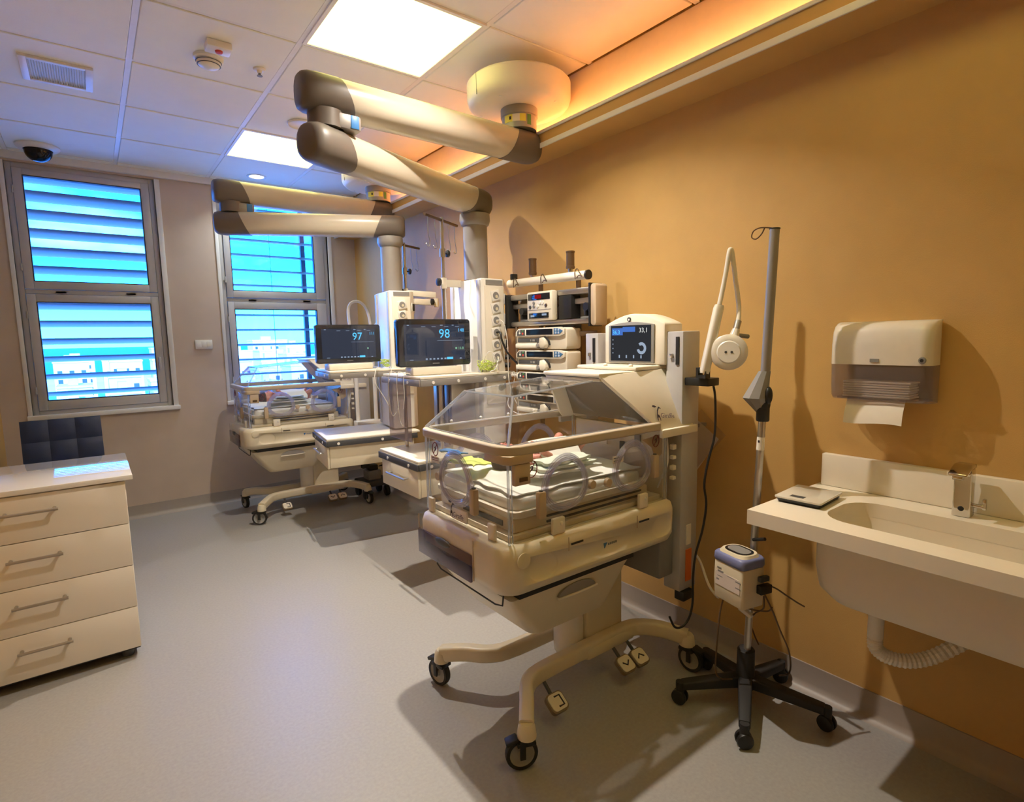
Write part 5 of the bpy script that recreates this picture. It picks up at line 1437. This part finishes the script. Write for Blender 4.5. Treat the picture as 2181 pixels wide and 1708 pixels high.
# grey folded guard cone on the joint
gx, gy = 1.80, along(1.15).y
cone = [[Vector((gx+0.02*math.cos(t), gy+0.02*math.sin(t), 1.215)) for t in [2*PI*i/8 for i in range(8)]],
        [Vector((gx-0.02+0.035*math.cos(t), gy+0.022+0.042*math.sin(t), 1.125)) for t in [2*PI*i/8 for i in range(8)]],
        [Vector((gx+0.004+0.015*math.cos(t), gy+0.012+0.016*math.sin(t), 1.075)) for t in [2*PI*i/8 for i in range(8)]]]
MB().loft(cone).build('joint_guard', 'mid_grey', st, smooth=0)
MB().tube([along(1.678), along(1.684)+Vector((-0.004, 0.02, 0)), along(1.687)+Vector((-0.01, 0.045, 0)), along(1.683)+Vector((-0.014, 0.065, -0.004)), along(1.666)+Vector((-0.014, 0.07, -0.006)), along(1.657)+Vector((-0.012, 0.055, -0.004)), along(1.667)+Vector((-0.01, 0.038, 0)), along(1.686)+Vector((-0.008, 0.03, 0))], 0.0022, 7, sub=5).build('hook', 'bronze', st)
MB().cyl(along(1.677), along(1.680), 0.017, n=16).build('pole_cap', 'black', st)
pw = along(0.97)
MB().cyl(along(0.945), along(0.99), 0.0132, n=18).build('tape_label', 'paper', st)
MB().obox(pw+Vector((-0.0125, 0.0, 0.006)), (0.002, 0.006, 0.008)).build('tape_mark', 'ink', st)
for (fx, fy) in ((1.613, 1.150), (1.590, 0.885), (1.880, 0.755), (2.020, 0.985), (1.872, 1.212)):
    e_ = Vector((fx, fy, 0.072)); h_ = Vector((1.80, 1.005, 0.09))
    d = Vector((fx-1.80, fy-1.005, 0)).normalized()
    prl = rrect(-0.024, 0.024, -0.021, 0.022, 0.006, 2); prs = rrect(-0.018, 0.018, -0.015, 0.015, 0.005, 2)
    sd = Vector((-d.y, d.x, 0)); up = Vector((0, 0, 1))
    lg = MB().loft([[h_+d*0.02+sd*a+up*b for a, b in prl], [e_-d*0.008+sd*a+up*b for a, b in prs]]).build('base_leg', 'black_soft', st, bevel=0.003)
    q = e_+Vector((0, 0, 0))
    MB().cyl((fx, fy, 0.043), (fx, fy, 0.084), 0.015, n=14).build('caster_socket', 'black_soft', st)
    a_ = random.uniform(0, PI)
    dd = Vector((math.cos(a_), math.sin(a_), 0))
    cc = Vector((fx, fy, 0.028))
    w = MB()
    for s in (-1, 1):
        w.cyl(cc+dd*(0.005*s), cc+dd*(0.018*s), 0.028, 0.026, n=20)
    w.obox(cc+Vector((0, 0, 0.014)), (0.022, 0.022, 0.022))
    w.build('caster', 'black', st, bevel=0.002)
# device clamped on it
dv = thing('pulse_monitor', 'small beige and blue box monitor clamped low on the infusion stand', 'monitor', (1.735, 1.0, 0.40))
R_ = RZ(-14)
dc = Vector((1.735, 0.988, 0.012))
def dsq(w_, d_, z, r, dy=0.0, tz=0.0): return [dc+R_ @ Vector((a-0.02, b+dy, 0))+Vector((0, 0, z+tz*a)) for a, b in rrect(-d_/2, d_/2, -w_/2, w_/2, r, 4)]
MB().loft([dsq(0.130, 0.095, 0.412, 0.008), dsq(0.134, 0.10, 0.48, 0.008), dsq(0.130, 0.10, 0.548, 0.01)]).build('case', 'cream', dv, bevel=0.003)
MB().loft([dsq(0.130, 0.10, 0.5485, 0.012), dsq(0.136, 0.108, 0.556, 0.014), dsq(0.134, 0.108, 0.576, 0.016), dsq(0.122, 0.098, 0.583, 0.016)]).build('blue_rim', 'device_blue', dv, smooth=50)
MB().loft([dsq(0.12, 0.094, 0.5832, 0.03), dsq(0.112, 0.086, 0.592, 0.035)], cap=True).build('rim_top', 'cream', dv)
MB().loft([dsq(0.098, 0.07, 0.5922, 0.032), dsq(0.098, 0.07, 0.5932, 0.032)]).build('display_window', 'screen_black', dv)
MB().loft([dsq(0.084, 0.05, 0.5934, 0.024), dsq(0.084, 0.05, 0.594, 0.024)]).build('display_face', 'mid_grey', dv)
lab = MB()
for (yy_, zz, w_, h_) in ((0.048, 0.525, 0.02, 0.004), (0.045, 0.513, 0.026, 0.007), (0.046, 0.495, 0.024, 0.003), (0.05, 0.482, 0.012, 0.006), (-0.036, 0.503, 0.022, 0.004), (-0.036, 0.482, 0.022, 0.004), (0.0, 0.508, 0.03, 0.002)):
    c = dc+R_ @ Vector((-0.0705, yy_-w_/2, 0))+Vector((0, 0, zz))
    lab.obox(c, (0.0012, w_, h_), R_)
lab.build('front_print', 'mid_grey', dv, smooth=0)
MB().obox(dc+R_ @ Vector((-0.0706, 0.0, 0))+Vector((0, 0, 0.487)), (0.0008, 0.11, 0.05), R_).build('label_panel', 'pale_pink', dv, smooth=0)
MB().obox(dc+R_ @ Vector((0.015, -0.078, 0))+Vector((0, 0, 0.478)), (0.05, 0.022, 0.03), R_).build('connector', 'black', dv, bevel=0.003)
MB().obox(dc+R_ @ Vector((0.015, -0.074, 0))+Vector((0, 0, 0.512)), (0.04, 0.016, 0.018), R_).build('connector', 'dark_grey', dv, bevel=0.003)
MB().obox((1.775, 1.0, 0.49), (0.07, 0.03, 0.05)).build('pole_clamp', 'dark_grey', dv, bevel=0.004)
MB().cyl((1.79, 0.985, 0.625), (1.775, 0.935, 0.645), 0.006, n=8).build('clamp_handle', 'black', dv)
cables('sensor_cable', 'brown sensor cables looping from the small box monitor to the floor', 'cable',
       [[(1.70, 1.04, 0.412), (1.69, 1.045, 0.36), (1.685, 1.05, 0.25), (1.68, 1.05, 0.15), (1.70, 1.04, 0.115), (1.74, 1.02, 0.107)],
        [(1.76, 0.925, 0.46), (1.775, 0.90, 0.40), (1.80, 0.885, 0.33), (1.84, 0.87, 0.24), (1.87, 0.88, 0.15), (1.90, 0.93, 0.10)],
        [(1.76, 0.925, 0.45), (1.77, 0.93, 0.40), (1.79, 0.97, 0.36), (1.815, 1.0, 0.31), (1.825, 0.99, 0.26), (1.84, 0.98, 0.22)],
        [(1.74, 0.925, 0.50), (1.765, 0.89, 0.49), (1.80, 0.865, 0.46), (1.83, 0.845, 0.435), (1.85, 0.83, 0.42)],
        [(1.72, 0.985, 0.412), (1.76, 0.985, 0.385), (1.785, 0.975, 0.372), (1.81, 0.935, 0.375), (1.78, 0.905, 0.41)]], 'bronze', 0.003)
o = MB().obox((1.795, 1.003, 0.352), (0.034, 0.05, 0.014), RX(20)).build('cable_tie', 'white_plastic', bevel=0.003, at=(1.795, 1.003, 0.352))
tag(o, 'white cable strap wrapped round the infusion stand pole', 'strap')
cables('white_cable', 'white cable running from the wall to the small box monitor', 'cable', [[(2.05, 1.40, 0.385), (1.95, 1.30, 0.40), (1.86, 1.20, 0.36), (1.78, 1.11, 0.37), (1.70, 1.065, 0.425)]], 'white_plastic', 0.005)

# ------------------------------------------------------------------ gooseneck lamp clamped to the incubator upright
ga = thing('gooseneck_lamp', 'white gooseneck lamp with round head clamped beside the front incubator', 'lamp', (1.79, 1.2, 1.155))
br = MB().box(1.775, 1.845, 1.165, 1.2665, 1.153, 1.182).build('bracket', 'black', ga, bevel=0.003)
MB().prism([(1.168, 1.183), (1.208, 1.183), (1.208, 1.222), (1.202, 1.222), (1.198, 1.195), (1.174, 1.195), (1.168, 1.21)], 'x', 1.76, 1.79).build('cradle', 'black', ga)
A_ = Vector((1.773, 1.182, 1.200)); B_ = Vector((1.825, 1.16, 1.446))
d = (B_-A_).normalized(); sd = d.cross(Vector((0.6, 0.8, 0))).normalized(); nn = sd.cross(d)
pr = rrect(-0.016, 0.016, -0.018, 0.018, 0.010, 4)
MB().loft([[A_+d*t+sd*(a*s)+nn*(b*s) for a, b in pr] for t, s in ((0, 0.85), (0.012, 1.0), ((B_-A_).length-0.012, 1.0), ((B_-A_).length, 0.85))]).build('power_unit', 'white_gloss', ga, smooth=40)
MB().obox((A_+B_)/2+(-nn if nn.y > 0 else nn)*0.0185, (0.0012, 0.0012, 0.0012)).build('unit_seam', 'mid_grey', ga)
g_ = [B_+d*0.002, B_+d*0.05, Vector((1.846, 1.148, 1.57)), Vector((1.853, 1.143, 1.63)), Vector((1.858, 1.140, 1.643)), Vector((1.864, 1.137, 1.625)), Vector((1.876, 1.13, 1.54)), Vector((1.886, 1.12, 1.445)), Vector((1.868, 1.11, 1.385))]
MB().tube(g_, 0.0085, 12, sub=6).build('gooseneck', 'white_gloss', ga)
MB().cyl((1.868, 1.11, 1.387), (1.853, 1.108, 1.358), 0.0115, n=14).build('neck_collar', 'tube_grey', ga)
hc = Vector((1.816, 1.112, 1.277)); hn = Vector((-0.86, -0.50, 0.06)).normalized()
a_ = hn.orthogonal().normalized(); b_ = hn.cross(a_)
def disc(prof, nm, mm, sm=50):
    q = MB(); n = 36
    rings = [[hc+hn*h+(a_*math.cos(2*PI*i/n)+b_*math.sin(2*PI*i/n))*r for i in range(n)] for r, h in prof]
    q.loft(rings).build(nm, mm, ga, smooth=sm)
disc([(0.032, -0.026), (0.055, -0.016), (0.064, -0.004), (0.064, 0.003), (0.058, 0.008), (0.042, 0.0105)], 'lamp_head', 'white_gloss')
disc([(0.041, 0.0106), (0.037, 0.0135), (0.001, 0.0135)], 'face_plate', 'white_plastic', 30)
ex = hn.cross(Vector((0, 0, 1))).normalized()
for s in (-1, 1):
    MB().cyl(hc+hn*0.0136+ex*(0.010*s), hc+hn*0.0150+ex*(0.010*s), 0.0042, n=14).build('led', 'dark_grey', ga)
MB().cyl((1.853, 1.108, 1.358), (1.842, 1.11, 1.33), 0.013, 0.018, n=16).build('head_joint', 'white_gloss', ga)
MB().cyl((1.848, 1.11, 1.338), (1.915, 1.098, 1.331), 0.008, n=14).build('side_handle', 'mid_grey', ga)
cables('black_cable', 'black power cable hanging from the gooseneck lamp to the floor', 'cable', [[(1.83, 1.18, 1.153), (1.832, 1.172, 1.10), (1.83, 1.17, 0.97), (1.815, 1.185, 0.87), (1.80, 1.19, 0.78), (1.815, 1.19, 0.70), (1.81, 1.20, 0.60), (1.79, 1.215, 0.50), (1.79, 1.225, 0.40), (1.79, 1.225, 0.30), (1.775, 1.23, 0.24), (1.74, 1.235, 0.215), (1.70, 1.24, 0.225), (1.68, 1.25, 0.27)]], 'black', 0.0045)
# paper in a clear sleeve pinned at an angle on the wall
pp = thing('document_sleeve', 'tilted clear sleeve with a paper sheet hanging on the ochre wall', 'paper', (XR-0.01, 1.37, 0.85))
xp = XR-0.05
def rot2(cy, cz, w_, h_, ang):
    t = math.radians(ang); out = []
    for a, b in ((-w_/2, -h_/2), (w_/2, -h_/2), (w_/2, h_/2), (-w_/2, h_/2)):
        out.append((cy+a*math.cos(t)-b*math.sin(t), cz+a*math.sin(t)+b*math.cos(t)))
    return out
MB().prism(rot2(1.365, 0.875, 0.12, 0.18, 34), 'x', xp, xp+0.0015).build('sheet', 'paper', pp, smooth=0)
MB().prism(rot2(1.36, 0.90, 0.15, 0.22, 40), 'x', xp-0.004, xp-0.002).build('sleeve', 'sleeve_clear', pp, smooth=0)
MB().box(xp-0.004, XR, 1.355, 1.375, 0.955, 0.97).build('hanger', 'mid_grey', pp)

# ------------------------------------------------------------------ chest of drawers at the left
CX0, CX1, CYF, CYB = -0.50, 0.068, 2.787, 3.36
ch = thing('chest_of_drawers', 'white lacquered four-drawer chest with a glossy top', 'chest of drawers', (-0.2, 3.07, 0))
MB().box(CX0, CX1, CYF+0.018, CYB, 0.045, 0.785).build('carcass', 'white_lacquer', ch, bevel=0.002)
MB().box(CX0-0.005, CX1+0.026, CYF-0.012, CYB+0.012, 0.7855, 0.806).build('top', 'lacquer_top', ch, bevel=0.002)
for k in range(4):
    z0 = 0.05+k*0.183
    df = MB().box(CX0+0.002, CX1-0.002, CYF, CYF+0.0175, z0, z0+0.180).build('drawer', 'white_lacquer', ch, bevel=0.0015)
    zc = z0+0.115; x0, x1 = -0.325, -0.155
    h = MB().cyl((x0, CYF-0.028, zc), (x1, CYF-0.028, zc), 0.0058, n=12)
    for x in (x0+0.012, x1-0.012):
        h.cyl((x, CYF, zc), (x, CYF-0.03, zc), 0.0065, n=12)
    h.build('handle', 'handle_steel', df)
for (x, y) in ((CX0+0.05, CYF+0.06), (CX1-0.05, CYF+0.06), (CX0+0.05, CYB-0.06), (CX1-0.05, CYB-0.06)):
    MB().lathe([(0.02, 0.0), (0.024, 0.01), (0.024, 0.0449)], (x, y, 0), n=16).build('foot', 'dark_grey', ch)
MB().box(CX0+0.02, CX1-0.004, CYF+0.03, CYB-0.01, 0.032, 0.0447).build('base_shade', 'black_soft', ch)  # black sheet standing in for the shade beneath the carcass

# ------------------------------------------------------------------ navy chair behind the chest
cr_ = thing('navy_chair', 'navy blue quilted chair under the left window', 'chair', (-0.2, 4.45, 0))
bx_ = Vector((-0.195, 4.66, 0.66)); R_ = RZ(2) @ RX(-12)
for i in range(3):
    for j in range(3):
        c = bx_+R_ @ Vector(((i-1)*0.139, 0, (j-1)*0.142))
        q = MB(); n = 6; fr = []; bk = []
        for b in range(n+1):
            for a in range(n+1):
                u, v = a/n*2-1, b/n*2-1
                pf = 0.012*(1-u*u)**0.5*(1-v*v)**0.5 if abs(u) < 1 and abs(v) < 1 else 0
                fr.append(c+R_ @ Vector((u*0.0695, -0.022-pf, v*0.071))); bk.append(c+R_ @ Vector((u*0.0695, 0.022, v*0.071)))
        fs = []; N = (n+1)**2
        for b in range(n):
            for a in range(n):
                k = b*(n+1)+a
                fs.append((k, k+1, k+n+2, k+n+1)); fs.append((N+k+n+1, N+k+n+2, N+k+1, N+k))
        for a in range(n):
            fs.append((a+1, a, N+a, N+a+1)); k = n*(n+1)+a; fs.append((k, k+1, N+k+1, N+k))
            k = a*(n+1); fs.append((k, k+n+1, N+k+n+1, N+k)); k += n; fs.append((k+n+1, k, N+k, N+k+n+1))
        q.add(fr+bk, fs).build('back_cushion', 'navy_leather', cr_, smooth=60)
MB().obox(bx_+R_ @ Vector((0, 0.033, 0)), (0.40, 0.018, 0.42), R_).build('backrest', 'navy_leather', cr_, bevel=0.008)
MB().box(-0.41, 0.02, 4.20, 4.62, 0.40, 0.47).build('seat', 'navy_leather', cr_, bevel=0.02, seg=3)
for (x, y) in ((-0.38, 4.23), (-0.01, 4.23), (-0.38, 4.59), (-0.01, 4.59)):
    MB().cyl((x, y, 0.0), (x, y, 0.4), 0.014, n=12).build('leg', 'steel', cr_)
for x in (-0.38, -0.01):
    MB().cyl((x, 4.60, 0.42), (x, 4.70, 0.62), 0.011, n=10).build('back_support', 'steel', cr_)

# ------------------------------------------------------------------ floor equipment behind the rear incubator
eq = thing('floor_equipment', 'dark wheeled equipment base behind the rear incubator', 'equipment', (1.80, 4.55, 0))
MB().box(1.74, 1.98, 4.40, 4.62, 0.10, 0.15).build('base_plate', 'dark_grey', eq, bevel=0.008)
MB().box(1.80, 1.92, 4.44, 4.56, 0.15, 0.23).build('motor', 'mid_grey', eq, bevel=0.01)
MB().box(1.82, 1.90, 4.46, 4.54, 0.23, 0.275).build('motor_cap', 'black', eq, bevel=0.006)
MB().tube([(1.92, 4.50, 0.25), (1.97, 4.46, 0.26), (1.975, 4.44, 0.20), (1.93, 4.42, 0.151)], 0.005, 8, sub=4).build('handle', 'black', eq)
for (x, y) in ((1.765, 4.425), (1.955, 4.425), (1.765, 4.595), (1.955, 4.595)):
    MB().cyl((x-0.014, y, 0.045), (x+0.014, y, 0.045), 0.045, n=20).box(x-0.018, x+0.018, y-0.012, y+0.012, 0.05, 0.10).build('caster', 'black', eq, bevel=0.002)

# white looped hose on the far side of the rear pendant, seen over its monitor
o = thing('loop_hose', 'white looped hose standing behind the monitor showing 97', 'hose', (1.62, 4.07, 1.16))
MB().tube([(1.63, 4.17, 1.05), (1.61, 4.17, 1.35), (1.595, 4.17, 1.55), (1.61, 4.17, 1.62), (1.65, 4.16, 1.645), (1.70, 4.15, 1.63), (1.74, 4.14, 1.56), (1.755, 4.13, 1.40), (1.76, 4.12, 1.05)], 0.011, 10, sub=6).build('hose', 'white_plastic', o)
MB().tube([(1.66, 4.12, 1.38), (1.70, 4.09, 1.40), (1.76, 4.02, 1.48), (1.80, 3.97, 1.55)], 0.007, 8, sub=5).build('branch', 'white_plastic', o)
MB().cyl((1.76, 4.12, 0.72), (1.76, 4.12, 1.06), 0.016, n=12).cyl((1.63, 4.17, 0.72), (1.63, 4.17, 1.06), 0.016, n=12).build('hose_end', 'white_plastic', o)
MB().box(1.60, 1.80, 4.10, 4.19, 0.66, 0.72).build('hose_block', 'white_plastic', o, bevel=0.005)
